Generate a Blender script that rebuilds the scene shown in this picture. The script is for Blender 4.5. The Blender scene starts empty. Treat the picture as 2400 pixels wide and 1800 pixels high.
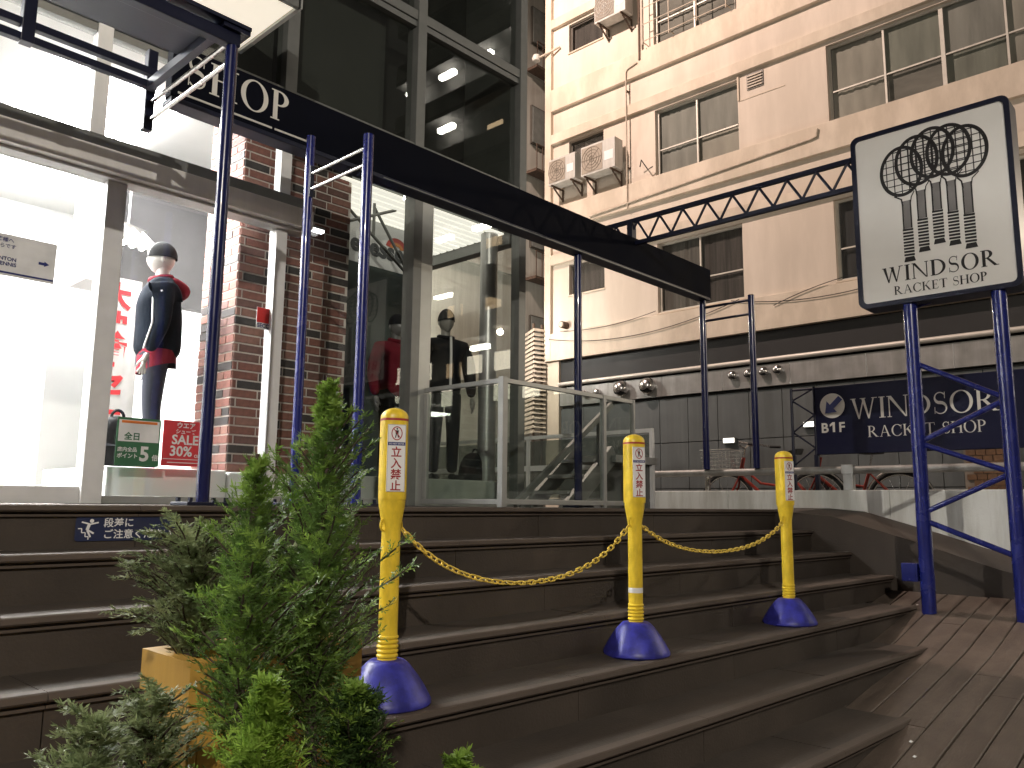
import bpy, bmesh, math, random
import numpy as np
from mathutils import Vector, Matrix

random.seed(7)
SC = bpy.context.scene
COL = SC.collection

# ------------------------------------------------------------------ camera
cam_d = bpy.data.cameras.new('camera')
cam_d.sensor_width = 36.0
cam_d.lens = 28.504
cam_d.clip_start = 0.05
cam_d.clip_end = 500
cam = bpy.data.objects.new('camera', cam_d)
COL.objects.link(cam)
cam.matrix_world = Matrix(((0.68318507, -0.11424373, -0.72125345, 0.0),
                           (-0.73017654, -0.09332012, -0.67685565, 0.0),
                           (0.01001905, 0.98906002, -0.147173, 0.02),
                           (0, 0, 0, 1)))
SC.camera = cam

# ------------------------------------------------------------------ world: dim city night glow
W = bpy.data.worlds.new('World')
SC.world = W
W.use_nodes = True
wn = W.node_tree
bg = wn.nodes['Background']
sky = wn.nodes.new('ShaderNodeTexSky')
sky.sky_type = 'NISHITA'
sky.sun_disc = False
sky.sun_elevation = math.radians(1.5)
sky.sun_rotation = math.radians(115)
hs = wn.nodes.new('ShaderNodeMixRGB')
hs.blend_type = 'MIX'
hs.inputs[0].default_value = 0.8
hs.inputs[2].default_value = (0.62, 0.50, 0.40, 1)
wn.links.new(sky.outputs[0], hs.inputs[1])
wn.links.new(hs.outputs[0], bg.inputs[0])
bg.inputs[1].default_value = 0.05

SC.view_settings.view_transform = 'Standard'
SC.view_settings.look = 'None'
SC.view_settings.exposure = 0.0
SC.view_settings.gamma = 1.0
SC.view_settings.use_curve_mapping = False
SC.render.engine = 'CYCLES'
cy = SC.cycles
cy.use_denoising = True
cy.max_bounces = 5
cy.use_adaptive_sampling = True
cy.adaptive_threshold = 0.02
cy.diffuse_bounces = 2
cy.glossy_bounces = 2
cy.transparent_max_bounces = 14
cy.transmission_bounces = 4
cy.sample_clamp_indirect = 6.0
cy.caustics_reflective = False
cy.caustics_refractive = False

# ------------------------------------------------------------------ helpers
def new_mat(name):
    m = bpy.data.materials.new(name)
    m.use_nodes = True
    return m, m.node_tree, m.node_tree.nodes['Principled BSDF']

MATS = {}
def mat(name, col, rough=0.5, metal=0.0, var=0.15, scale=6.0, bump=0.0, bscale=60.0, spec=0.5,
        emit=None, estr=0.0, coat=0.0, stain=0.0, sscale=(3.0, 3.0, 0.22), stretch=(1, 1, 1)):
    """principled with object-space noise in colour and roughness, optional fine bump and vertical stains"""
    if name in MATS:
        return MATS[name]
    m, nt, p = new_mat(name)
    tc = nt.nodes.new('ShaderNodeTexCoord')
    mp = nt.nodes.new('ShaderNodeMapping')
    mp.inputs['Scale'].default_value = stretch
    nt.links.new(tc.outputs['Object'], mp.inputs[0])
    nz = nt.nodes.new('ShaderNodeTexNoise')
    nz.inputs['Scale'].default_value = scale
    nz.inputs['Detail'].default_value = 6
    nt.links.new(mp.outputs[0], nz.inputs['Vector'])
    cr = nt.nodes.new('ShaderNodeValToRGB')
    a = [max(0, c * (1 - var)) for c in col]
    b = [min(1, c * (1 + var)) for c in col]
    cr.color_ramp.elements[0].position = 0.3
    cr.color_ramp.elements[1].position = 0.7
    cr.color_ramp.elements[0].color = (*a, 1)
    cr.color_ramp.elements[1].color = (*b, 1)
    nt.links.new(nz.outputs[0], cr.inputs[0])
    out = cr.outputs[0]
    if stain > 0:
        mp2 = nt.nodes.new('ShaderNodeMapping')
        mp2.inputs['Scale'].default_value = sscale
        nt.links.new(tc.outputs['Object'], mp2.inputs[0])
        n2 = nt.nodes.new('ShaderNodeTexNoise')
        n2.inputs['Scale'].default_value = 2.2
        n2.inputs['Detail'].default_value = 8
        n2.inputs['Roughness'].default_value = 0.65
        nt.links.new(mp2.outputs[0], n2.inputs['Vector'])
        r2 = nt.nodes.new('ShaderNodeValToRGB')
        r2.color_ramp.elements[0].position = 0.42
        r2.color_ramp.elements[1].position = 0.62
        r2.color_ramp.elements[0].color = (1 - stain, 1 - stain * 1.05, 1 - stain * 1.15, 1)
        r2.color_ramp.elements[1].color = (1, 1, 1, 1)
        nt.links.new(n2.outputs[0], r2.inputs[0])
        mx = nt.nodes.new('ShaderNodeMixRGB')
        mx.blend_type = 'MULTIPLY'
        mx.inputs[0].default_value = 1
        nt.links.new(out, mx.inputs[1])
        nt.links.new(r2.outputs[0], mx.inputs[2])
        out = mx.outputs[0]
    nt.links.new(out, p.inputs['Base Color'])
    p.inputs['Roughness'].default_value = rough
    mr = nt.nodes.new('ShaderNodeMapRange')
    mr.inputs['To Min'].default_value = max(0.03, rough * 0.8)
    mr.inputs['To Max'].default_value = min(1, rough * 1.25)
    nt.links.new(nz.outputs[0], mr.inputs[0])
    nt.links.new(mr.outputs[0], p.inputs['Roughness'])
    p.inputs['Metallic'].default_value = metal
    p.inputs['Specular IOR Level'].default_value = spec
    p.inputs['Coat Weight'].default_value = coat
    if bump > 0:
        n3 = nt.nodes.new('ShaderNodeTexNoise')
        n3.inputs['Scale'].default_value = bscale
        n3.inputs['Detail'].default_value = 4
        nt.links.new(mp.outputs[0], n3.inputs['Vector'])
        bm = nt.nodes.new('ShaderNodeBump')
        bm.inputs['Strength'].default_value = bump
        bm.inputs['Distance'].default_value = 0.01
        nt.links.new(n3.outputs[0], bm.inputs['Height'])
        nt.links.new(bm.outputs[0], p.inputs['Normal'])
    if emit:
        p.inputs['Emission Color'].default_value = (*emit, 1)
        p.inputs['Emission Strength'].default_value = estr
    MATS[name] = m
    return m

def glass(name, tint=(0.92, 0.95, 0.93), ior=1.5, haze=0.0, hcol=(0.5, 0.55, 0.5)):
    """thin architectural pane: transparent, Fresnel mirror on top, a little dust"""
    if name in MATS:
        return MATS[name]
    m = bpy.data.materials.new(name)
    m.use_nodes = True
    nt = m.node_tree
    nt.nodes.remove(nt.nodes['Principled BSDF'])
    out = nt.nodes['Material Output']
    tr = nt.nodes.new('ShaderNodeBsdfTransparent')
    tr.inputs[0].default_value = (*tint, 1)
    gl = nt.nodes.new('ShaderNodeBsdfGlossy')
    gl.inputs['Roughness'].default_value = 0.01
    gl.inputs[0].default_value = (1, 1, 1, 1)
    # Schlick reflectance, the same from both sides of the pane
    lw = nt.nodes.new('ShaderNodeLayerWeight')
    lw.inputs[0].default_value = 0.5
    f0 = ((ior - 1) / (ior + 1)) ** 2
    pw_ = nt.nodes.new('ShaderNodeMath')
    pw_.operation = 'POWER'
    pw_.inputs[1].default_value = 5.0
    nt.links.new(lw.outputs['Facing'], pw_.inputs[0])
    fr = nt.nodes.new('ShaderNodeMath')
    fr.operation = 'MULTIPLY_ADD'
    fr.inputs[1].default_value = 1 - f0
    fr.inputs[2].default_value = f0
    nt.links.new(pw_.outputs[0], fr.inputs[0])
    mx = nt.nodes.new('ShaderNodeMixShader')
    nt.links.new(fr.outputs[0], mx.inputs[0])
    src = tr.outputs[0]
    if haze > 0:
        df = nt.nodes.new('ShaderNodeBsdfDiffuse')
        df.inputs[0].default_value = (*hcol, 1)
        nz = nt.nodes.new('ShaderNodeTexNoise')
        nz.inputs['Scale'].default_value = 3
        tc = nt.nodes.new('ShaderNodeTexCoord')
        nt.links.new(tc.outputs['Object'], nz.inputs['Vector'])
        mu = nt.nodes.new('ShaderNodeMath')
        mu.operation = 'MULTIPLY'
        mu.inputs[1].default_value = haze * 2
        nt.links.new(nz.outputs[0], mu.inputs[0])
        m2 = nt.nodes.new('ShaderNodeMixShader')
        nt.links.new(mu.outputs[0], m2.inputs[0])
        nt.links.new(tr.outputs[0], m2.inputs[1])
        nt.links.new(df.outputs[0], m2.inputs[2])
        src = m2.outputs[0]
    nt.links.new(src, mx.inputs[1])
    nt.links.new(gl.outputs[0], mx.inputs[2])
    nt.links.new(mx.outputs[0], out.inputs[0])
    MATS[name] = m
    return m

def emission(name, col, strength):
    if name in MATS:
        return MATS[name]
    m = bpy.data.materials.new(name)
    m.use_nodes = True
    nt = m.node_tree
    p = nt.nodes['Principled BSDF']
    p.inputs['Base Color'].default_value = (*[c * 0.8 for c in col], 1)
    p.inputs['Emission Color'].default_value = (*col, 1)
    p.inputs['Emission Strength'].default_value = strength
    MATS[name] = m
    return m

def tag(o, label, cat, group=None):
    o['label'] = label
    o['category'] = cat
    if group:
        o['group'] = group
    return o

def thing(name, loc, label, cat, group=None):
    o = bpy.data.objects.new(name, None)
    o.empty_display_size = 0.1
    COL.objects.link(o)
    o.location = loc
    return tag(o, label, cat, group)

def structure(name, loc=(0, 0, 0)):
    o = bpy.data.objects.new(name, None)
    COL.objects.link(o)
    o.location = loc
    o['kind'] = 'structure'
    return o

def root_loc(o):
    v = Vector((0, 0, 0))
    while o is not None:
        v = v + o.location
        o = o.parent
    return v

class MB:
    """collects shapes in world space; build() links ONE mesh object"""
    def __init__(self):
        self.v = []
        self.f = []
    def add(self, vs, fs):
        n = len(self.v)
        self.v += [tuple(p) for p in vs]
        self.f += [tuple(i + n for i in f) for f in fs]
        return self
    def box(self, x0, x1, y0, y1, z0, z1):
        return self.add([(x0, y0, z0), (x1, y0, z0), (x1, y1, z0), (x0, y1, z0),
                         (x0, y0, z1), (x1, y0, z1), (x1, y1, z1), (x0, y1, z1)],
                        [(0, 3, 2, 1), (4, 5, 6, 7), (0, 1, 5, 4), (1, 2, 6, 5), (2, 3, 7, 6), (3, 0, 4, 7)])
    def quad(self, *pts):
        return self.add(pts, [tuple(range(len(pts)))])
    def cyl(self, p0, p1, r, n=14, r1=None, cap=True):
        p0, p1 = Vector(p0), Vector(p1)
        r1 = r if r1 is None else r1
        d = (p1 - p0).normalized()
        u = d.orthogonal().normalized()
        w = d.cross(u)
        vs, fs = [], []
        for p, rr in ((p0, r), (p1, r1)):
            for i in range(n):
                a = 2 * math.pi * i / n
                vs.append(p + u * math.cos(a) * rr + w * math.sin(a) * rr)
        for i in range(n):
            j = (i + 1) % n
            fs.append((i, j, n + j, n + i))
        if cap:
            fs.append(tuple(range(n - 1, -1, -1)))
            fs.append(tuple(range(n, 2 * n)))
        return self.add(vs, fs)
    def bar(self, p0, p1, w, h, up=(0, 0, 1)):
        """square bar between two points"""
        p0, p1 = Vector(p0), Vector(p1)
        d = (p1 - p0).normalized()
        upv = Vector(up)
        s = d.cross(upv)
        if s.length < 1e-4:
            s = d.cross(Vector((1, 0, 0)))
        s.normalize()
        t = s.cross(d)
        vs = []
        for p in (p0, p1):
            for a, b in ((-1, -1), (1, -1), (1, 1), (-1, 1)):
                vs.append(p + s * a * w / 2 + t * b * h / 2)
        return self.add(vs, [(0, 3, 2, 1), (4, 5, 6, 7), (0, 1, 5, 4), (1, 2, 6, 5), (2, 3, 7, 6), (3, 0, 4, 7)])
    def tube(self, pts, r, n=8, closed=False, rs=None):
        pts = [Vector(p) for p in pts]
        m = len(pts)
        vs, fs = [], []
        prev = None
        for k, p in enumerate(pts):
            if closed:
                d = (pts[(k + 1) % m] - pts[k - 1]).normalized()
            else:
                d = (pts[min(k + 1, m - 1)] - pts[max(k - 1, 0)]).normalized()
            u = d.orthogonal().normalized() if prev is None else (prev - d * prev.dot(d)).normalized()
            prev = u
            w = d.cross(u)
            rr = r if rs is None else rs[k]
            for i in range(n):
                a = 2 * math.pi * i / n
                vs.append(p + u * math.cos(a) * rr + w * math.sin(a) * rr)
        for k in range(m if closed else m - 1):
            k2 = (k + 1) % m
            for i in range(n):
                j = (i + 1) % n
                fs.append((k * n + i, k * n + j, k2 * n + j, k2 * n + i))
        if not closed:
            fs.append(tuple(range(n - 1, -1, -1)))
            fs.append(tuple(range((m - 1) * n, m * n)))
        return self.add(vs, fs)
    def lathe(self, c, prof, n=24, sx=1, sy=1, pw=2.0, rot=0.0):
        """profile [(r, z)...] about a vertical axis at c; pw > 2 squares the section"""
        vs, fs = [], []
        cr, sr = math.cos(rot), math.sin(rot)
        for r, z in prof:
            for i in range(n):
                a = 2 * math.pi * i / n
                ca, sa = math.cos(a), math.sin(a)
                q = (abs(ca) ** pw + abs(sa) ** pw) ** (-1.0 / pw)
                x, y = r * q * ca * sx, r * q * sa * sy
                vs.append((c[0] + x * cr - y * sr, c[1] + x * sr + y * cr, c[2] + z))
        m = len(prof)
        for k in range(m - 1):
            for i in range(n):
                j = (i + 1) % n
                fs.append((k * n + i, k * n + j, (k + 1) * n + j, (k + 1) * n + i))
        fs.append(tuple(range(n - 1, -1, -1)))
        fs.append(tuple(range((m - 1) * n, m * n)))
        return self.add(vs, fs)
    def prism(self, poly, axis, a0, a1):
        """polygon in the two other axes extruded along axis"""
        n = len(poly)
        def P(p, a):
            if axis == 'x':
                return (a, p[0], p[1])
            if axis == 'y':
                return (p[0], a, p[1])
            return (p[0], p[1], a)
        vs = [P(p, a0) for p in poly] + [P(p, a1) for p in poly]
        fs = [tuple(range(n - 1, -1, -1)), tuple(range(n, 2 * n))]
        for i in range(n):
            j = (i + 1) % n
            fs.append((i, j, n + j, n + i))
        return self.add(vs, fs)
    def build(self, name, m, parent=None, smooth=False, bevel=0.0, fix=True, warp=None):
        vs = self.v
        if warp:
            vs = [warp(p) for p in vs]
        o0 = root_loc(parent) if parent else Vector((0, 0, 0))
        me = bpy.data.meshes.new(name)
        me.from_pydata([(p[0] - o0.x, p[1] - o0.y, p[2] - o0.z) for p in vs], [], self.f)
        if fix:
            b = bmesh.new()
            b.from_mesh(me)
            bmesh.ops.recalc_face_normals(b, faces=b.faces)
            b.to_mesh(me)
            b.free()
        if smooth:
            me.polygons.foreach_set('use_smooth', [True] * len(me.polygons))
        me.materials.append(m)
        o = bpy.data.objects.new(name, me)
        COL.objects.link(o)
        if parent:
            o.parent = parent
        if smooth:
            try:
                me.set_sharp_from_angle(angle=math.radians(40))
            except Exception:
                pass
        if bevel > 0:
            bv = o.modifiers.new('bevel', 'BEVEL')
            bv.width = bevel
            bv.segments = 2
            bv.limit_method = 'ANGLE'
            bv.angle_limit = math.radians(40)
        return o

def copy_at(src, parent, loc, name=None):
    o = src.copy()
    COL.objects.link(o)
    o.parent = parent
    o.location = loc
    return o

def box(name, m, parent, *d, bevel=0.0):
    return MB().box(*d).build(name, m, parent, bevel=bevel)

# frames for flat print: (xdir, ydir, normal)
FA = (Vector((1, 0, 0)), Vector((0, 0, 1)), Vector((0, -1, 0)))      # faces the stairs
FB = (Vector((0, -1, 0)), Vector((0, 0, 1)), Vector((-1, 0, 0)))     # faces along the shop front

class Flat:
    """2-D print: polygons laid in a plane, each a hair above the last"""
    def __init__(self):
        self.p = []
    def poly(self, pts):
        self.p.append(list(pts))
        return self
    def rect(self, x0, y0, x1, y1):
        return self.poly([(x0, y0), (x1, y0), (x1, y1), (x0, y1)])
    def line(self, p, q, w, w2=None):
        w2 = w if w2 is None else w2
        dx, dy = q[0] - p[0], q[1] - p[1]
        l = math.hypot(dx, dy) or 1
        nx, ny = -dy / l, dx / l
        return self.poly([(p[0] - nx * w / 2, p[1] - ny * w / 2), (q[0] - nx * w2 / 2, q[1] - ny * w2 / 2),
                          (q[0] + nx * w2 / 2, q[1] + ny * w2 / 2), (p[0] + nx * w / 2, p[1] + ny * w / 2)])
    def disc(self, cx, cy, rx, ry=None, n=40):
        ry = rx if ry is None else ry
        return self.poly([(cx + rx * math.cos(2 * math.pi * i / n), cy + ry * math.sin(2 * math.pi * i / n)) for i in range(n)])
    def ring(self, cx, cy, rx, ry, tx, ty, a0=0, a1=360, n=40):
        for i in range(n):
            t0 = math.radians(a0 + (a1 - a0) * i / n)
            t1 = math.radians(a0 + (a1 - a0) * (i + 1) / n)
            q = []
            for t, s in ((t0, 0), (t1, 0), (t1, 1), (t0, 1)):
                q.append((cx + (rx - tx * s) * math.cos(t), cy + (ry - ty * s) * math.sin(t)))
            self.p.append(q)
        return self
    def stroke(self, pts, ws):
        L, Rr = [], []
        for k in range(len(pts)):
            a = pts[max(k - 1, 0)]
            b = pts[min(k + 1, len(pts) - 1)]
            dx, dy = b[0] - a[0], b[1] - a[1]
            l = math.hypot(dx, dy) or 1
            nx, ny = -dy / l, dx / l
            w = ws[k] / 2
            L.append((pts[k][0] + nx * w, pts[k][1] + ny * w))
            Rr.append((pts[k][0] - nx * w, pts[k][1] - ny * w))
        for k in range(len(pts) - 1):
            self.p.append([Rr[k], Rr[k + 1], L[k + 1], L[k]])
        return self
    def extend(self, other, sx=1.0, ox=0.0, oy=0.0):
        for q in other.p:
            self.p.append([(x * sx + ox, y * sx + oy) for x, y in q])
        return self
    def build(self, name, m, parent, origin, frame, lift=0.002):
        X, Y, N = frame
        o = Vector(origin)
        mb = MB()
        for i, q in enumerate(self.p):
            h = lift + 0.00002 * (i % 17)
            mb.add([o + X * x + Y * y + N * h for x, y in q], [tuple(range(len(q)))])
        return mb.build(name, m, parent, fix=False)

def text(name, body, size, m, parent, origin, frame, lift=0.002, align='LEFT', bold=0.0, sx=1.0, spacing=1.0, line=1.0):
    X, Y, N = frame
    c = bpy.data.curves.new(name, 'FONT')
    c.body = body
    c.size = size
    c.align_x = align
    c.offset = bold
    c.space_character = spacing
    c.space_line = line
    c.resolution_u = 3
    tmp = bpy.data.objects.new('tmp_text', c)
    me = bpy.data.meshes.new_from_object(tmp)
    bpy.data.objects.remove(tmp)
    bpy.data.curves.remove(c)
    me.materials.clear()
    me.materials.append(m)
    o = bpy.data.objects.new(name, me)
    COL.objects.link(o)
    p = Vector(origin) + N * lift - (root_loc(parent) if parent else Vector())
    o.parent = parent
    M = Matrix((X, Y, N)).transposed().to_4x4()
    M.translation = p
    o.matrix_local = M @ Matrix.Diagonal((sx, 1, 1, 1))
    return o

# ---- a small serif alphabet (cap height 1), drawn as stems, hairlines, bowls and serifs
def serif_glyph(ch, wt=1.0):
    g = Flat()
    T, t, s, h = 0.135 * wt, 0.05 * wt, 0.075, 0.035 * wt
    def stem(x, w=T, top=True, bot=True, y0=0.0, y1=1.0):
        g.rect(x, y0, x + w, y1)
        if bot:
            g.rect(x - s, y0, x + w + s, y0 + h)
        if top:
            g.rect(x - s, y1 - h, x + w + s, y1)
    if ch == 'I':
        stem(s)
        return g, T + 2 * s
    if ch == 'N':
        stem(s, t, True, True)
        stem(0.82, t, True, False)
        g.poly([(s - 0.04, 1), (s + 0.13, 1), (0.87, 0), (0.79, 0)])
        return g, 0.95
    if ch == 'W':
        for x0 in (0.04, 0.5):
            g.poly([(x0, 1), (x0 + T + 0.01, 1), (x0 + 0.36, 0), (x0 + 0.29, 0)])
            g.poly([(x0 + 0.29, 0), (x0 + 0.35, 0), (x0 + 0.60, 1), (x0 + 0.54, 1)])
        for x in (-0.02, 0.44, 0.98):
            g.rect(x, 1 - h, x + 0.26, 1)
        return g, 1.22
    if ch == 'D':
        stem(s)
        g.ring(0.30, 0.5, 0.56, 0.5, T, h + 0.015, -90, 90, 30)
        g.rect(s, 0, 0.31, h + 0.015)
        g.rect(s, 1 - h - 0.015, 0.31, 1)
        return g, 0.9
    if ch == 'O':
        g.ring(0.47, 0.5, 0.47, 0.52, T, 0.045, 0, 360, 44)
        return g, 0.94
    if ch == 'C':
        g.ring(0.47, 0.5, 0.47, 0.52, T, 0.045, 42, 318, 36)
        g.line((0.80, 0.62), (0.82, 0.98), 0.035)
        g.line((0.80, 0.12), (0.84, 0.28), 0.03)
        return g, 0.88
    if ch in 'RP':
        stem(s)
        g.ring(0.28, 0.74, 0.34, 0.26, T, h + 0.01, -90, 90, 26)
        g.rect(s, 1 - h - 0.01, 0.29, 1)
        g.rect(s, 0.48, 0.29, 0.48 + h + 0.01)
        if ch == 'R':
            g.poly([(0.27, 0.5), (0.43, 0.5), (0.86, 0), (0.68, 0)])
            g.rect(0.66, 0, 0.93, h)
            return g, 0.93
        return g, 0.68
    if ch == 'S':
        pts, ws = [], []
        for i in range(25):
            u = i / 24
            if u < 0.5:
                a = math.radians(35 + 235 * (u / 0.5))
                pts.append((0.29 + 0.22 * math.cos(a), 0.745 + 0.235 * math.sin(a)))
            else:
                a = math.radians(90 - 235 * ((u - 0.5) / 0.5))
                pts.append((0.29 + 0.25 * math.cos(a), 0.265 + 0.25 * math.sin(a)))
            ws.append(0.045 + 0.10 * math.exp(-((u - 0.5) / 0.16) ** 2))
        g.stroke(pts, ws)
        g.line((0.485, 0.70), (0.49, 0.99), 0.03)
        g.line((0.055, 0.02), (0.06, 0.32), 0.03)
        return g, 0.6
    if ch == 'A':
        g.poly([(0.10, 0), (0.15, 0), (0.46, 1), (0.40, 1)])
        g.poly([(0.40, 1), (0.50, 1), (0.86, 0), (0.71, 0)])
        g.rect(0.22, 0.33, 0.66, 0.375)
        g.rect(0, 0, 0.25, h)
        g.rect(0.62, 0, 0.94, h)
        return g, 0.94
    if ch == 'K':
        stem(s)
        g.poly([(s + T, 0.42), (s + T, 0.48), (0.70, 1), (0.75, 0.98)])
        g.poly([(0.30, 0.56), (0.42, 0.65), (0.86, 0), (0.68, 0)])
        g.rect(0.58, 1 - h, 0.84, 1)
        g.rect(0.64, 0, 0.93, h)
        return g, 0.92
    if ch == 'E':
        stem(s)
        g.rect(s, 0, 0.62, h + 0.01)
        g.rect(s, 1 - h - 0.01, 0.60, 1)
        g.rect(s, 0.49, 0.48, 0.49 + h)
        g.poly([(0.62, 0), (0.68, 0.22), (0.65, 0.22), (0.58, 0.03)])
        g.poly([(0.60, 1), (0.62, 0.80), (0.59, 0.80), (0.55, 0.97)])
        g.rect(0.46, 0.40, 0.49, 0.63)
        return g, 0.7
    if ch == 'T':
        stem(0.33, T, False, True)
        g.rect(0.02, 1 - h - 0.01, 0.78, 1)
        g.poly([(0.02, 1), (0.06, 1), (0.03, 0.78), (0, 0.78)])
        g.poly([(0.74, 1), (0.78, 1), (0.80, 0.78), (0.77, 0.78)])
        return g, 0.8
    if ch == 'H':
        stem(s)
        stem(0.66)
        g.rect(s + T, 0.49, 0.66, 0.49 + 0.045)
        return g, 0.66 + T + s
    return g, 0.42

class Word:
    """a serif word; every letter becomes a piece of its own"""
    def __init__(self):
        self.g = []
    def build(self, name, m, parent, origin, frame, lift=0.002):
        for f in self.g:
            f.build('letter', m, parent, origin, frame, lift)

def serif_word(word, cap, track=0.07, wt=1.0):
    wd = Word()
    x = 0.0
    for ch in word:
        g, w = serif_glyph(ch, wt)
        if g.p:
            wd.g.append(Flat().extend(g, cap, x, 0))
        x += (w + track) * cap
    return wd, x - track * cap

# ------------------------------------------------------------------ materials
M_STEP = mat('step stone', (0.055, 0.042, 0.032), 0.7, var=0.25, scale=1.6, bump=0.18, bscale=90, stain=0.22, sscale=(0.9, 0.9, 0.5))
M_TREAD = mat('tread stone', (0.060, 0.047, 0.037), 0.82, var=0.28, scale=1.8, bump=0.2, bscale=80, stain=0.22, sscale=(0.8, 1.6, 0.8))
M_NOSE = mat('nosing strip', (0.085, 0.066, 0.053), 0.72, spec=0.25, var=0.12, scale=5, bump=0.1)
M_CORE = mat('step core', (0.03, 0.026, 0.022), 0.9)
M_PLANK = mat('deck plank', (0.112, 0.086, 0.067), 0.6, var=0.22, scale=2.5, bump=0.35, bscale=25, stain=0.2, stretch=(0.35, 6, 6))
M_PLAZA = mat('plaza paving', (0.16, 0.135, 0.115), 0.7, var=0.2, scale=1.5, bump=0.2)
M_STREET = mat('asphalt', (0.045, 0.044, 0.043), 0.85, var=0.3, scale=12, bump=0.3)
M_BLUE = mat('blue enamel', (0.013, 0.019, 0.150), 0.26, var=0.18, scale=9, bump=0.03, bscale=30, coat=0.4)
M_BLUEDK = mat('dark blue enamel', (0.008, 0.011, 0.070), 0.24, var=0.12, scale=8, coat=0.3)
M_NAVY = mat('navy enamel', (0.006, 0.008, 0.026), 0.40, var=0.12, scale=4, bump=0.02)
M_FASCIA = mat('fascia panel', (0.005, 0.006, 0.011), 0.7, var=0.15, scale=3, bump=0.03, spec=0.06)
M_CHROME = mat('brushed steel', (0.62, 0.61, 0.60), 0.25, 1.0, var=0.08, scale=20)
M_STEELDULL = mat('stainless sheet', (0.46, 0.46, 0.45), 0.36, 0.55, var=0.12, scale=4, stain=0.15)
M_ALU = mat('aluminium frame', (0.42, 0.43, 0.41), 0.42, 0.55, var=0.06, scale=10)
M_ALUDARK = mat('grey frame', (0.20, 0.205, 0.195), 0.45, 0.4, var=0.08, scale=10)
M_WHITEF = mat('white frame', (0.74, 0.74, 0.73), 0.4, var=0.05, scale=10)
M_WHITE = mat('white paint', (0.80, 0.80, 0.79), 0.6, var=0.03)
M_GREYW = mat('grey interior', (0.30, 0.29, 0.29), 0.8, var=0.08)
M_DARKIN = mat('dark interior', (0.03, 0.03, 0.028), 0.9, var=0.2)
M_BLIND = mat('grey blind', (0.085, 0.088, 0.08), 0.8, var=0.06, scale=1.5)
M_BLINDW = mat('white blind slat', (0.78, 0.77, 0.72), 0.6, var=0.04)
M_GLASS = glass('shop glass', (0.955, 0.97, 0.96), 1.45)
M_GLASSUP = glass('tower glass', (0.80, 0.82, 0.80), 1.9, 0.010)
M_GLASSBAL = glass('balustrade glass', (0.86, 0.89, 0.87), 1.5, 0.012, (0.4, 0.45, 0.4))
M_BEIGE = mat('beige render', (0.72, 0.63, 0.53), 0.85, var=0.06, scale=0.5, bump=0.12, bscale=50, stain=0.13, sscale=(0.55, 0.55, 0.10))
M_BEIGE2 = mat('beige render band', (0.73, 0.63, 0.51), 0.85, var=0.06, scale=0.9, bump=0.12, bscale=50, stain=0.18, sscale=(0.8, 0.8, 0.3))
M_BROWN = mat('brown render', (0.56, 0.54, 0.48), 0.85, var=0.12, scale=0.8, bump=0.1, stain=0.15)
M_WINF = mat('window frame pale', (0.60, 0.57, 0.50), 0.5, 0.2, var=0.08)
M_WINDK = mat('window frame dark', (0.10, 0.09, 0.075), 0.5, 0.2)
M_WINGL = glass('frosted window', (0.91, 0.92, 0.91), 1.5)
M_CURT = mat('greenish curtain', (0.36, 0.325, 0.26), 0.8, var=0.25, scale=1.6, stretch=(1, 3, 0.4))
M_CURTD = mat('dark curtain', (0.12, 0.10, 0.085), 0.8, var=0.45, scale=4, stretch=(1, 6, 0.3))
M_PANEL = mat('dark grey panel', (0.118, 0.130, 0.132), 0.5, var=0.08, scale=2, stain=0.15)
M_BLACK = mat('black soffit', (0.018, 0.018, 0.018), 0.6)
M_CONC = mat('white wall paint', (0.80, 0.82, 0.79), 0.8, var=0.1, scale=1.6, bump=0.15, stain=0.28, sscale=(2.2, 2.2, 0.3))
M_YEL = mat('yellow plastic', (0.90, 0.64, 0.045), 0.36, var=0.08, scale=14, bump=0.04, bscale=140, spec=0.5, stain=0.20, sscale=(9, 9, 4))
M_YELCH = mat('yellow chain plastic', (0.76, 0.54, 0.08), 0.4, var=0.1)
M_BASE = mat('blue plastic', (0.036, 0.038, 0.34), 0.42, var=0.22, scale=16, bump=0.06, bscale=120, stain=0.35, sscale=(7, 7, 9))
M_RED = mat('red print', (0.34, 0.018, 0.02), 0.5)
M_REDD = mat('dark red print', (0.36, 0.03, 0.03), 0.5)
M_STICK = mat('sticker white', (0.80, 0.79, 0.78), 0.45, var=0.05)
M_INK = mat('black ink', (0.012, 0.010, 0.010), 0.5)
M_INKBL = mat('blue ink', (0.02, 0.03, 0.16), 0.5)
M_GREYINK = mat('grey ink', (0.20, 0.19, 0.185), 0.5)
M_CREAM = mat('cream lettering', (0.72, 0.70, 0.64), 0.55, var=0.04)
M_SIGNW = mat('sign face', (0.84, 0.82, 0.78), 0.45, var=0.07, scale=1.6)
M_BLACKFAB = mat('black fabric', (0.012, 0.0125, 0.014), 0.85, spec=0.15, var=0.2, scale=8, bump=0.2, bscale=40)
M_GREYFAB = mat('grey fabric', (0.06, 0.065, 0.08), 0.8, var=0.15, bump=0.2, bscale=40)
M_REDFAB = mat('red fabric', (0.15, 0.014, 0.024), 0.9, spec=0.1, var=0.15, bump=0.2, bscale=40)
M_MANQ = mat('mannequin skin', (0.5, 0.48, 0.45), 0.35)
M_MANQD = mat('mannequin dark', (0.16, 0.16, 0.155), 0.3)
M_BARK = mat('bark', (0.06, 0.042, 0.03), 0.9, bump=0.4, bscale=120)
M_POT = mat('black pot', (0.02, 0.02, 0.02), 0.5)
M_SOIL = mat('soil', (0.03, 0.022, 0.016), 0.95, bump=0.6, bscale=60)
M_PLANTER = mat('ochre planter', (0.56, 0.33, 0.065), 0.5, var=0.15, scale=5, bump=0.06, stain=0.2)
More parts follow.
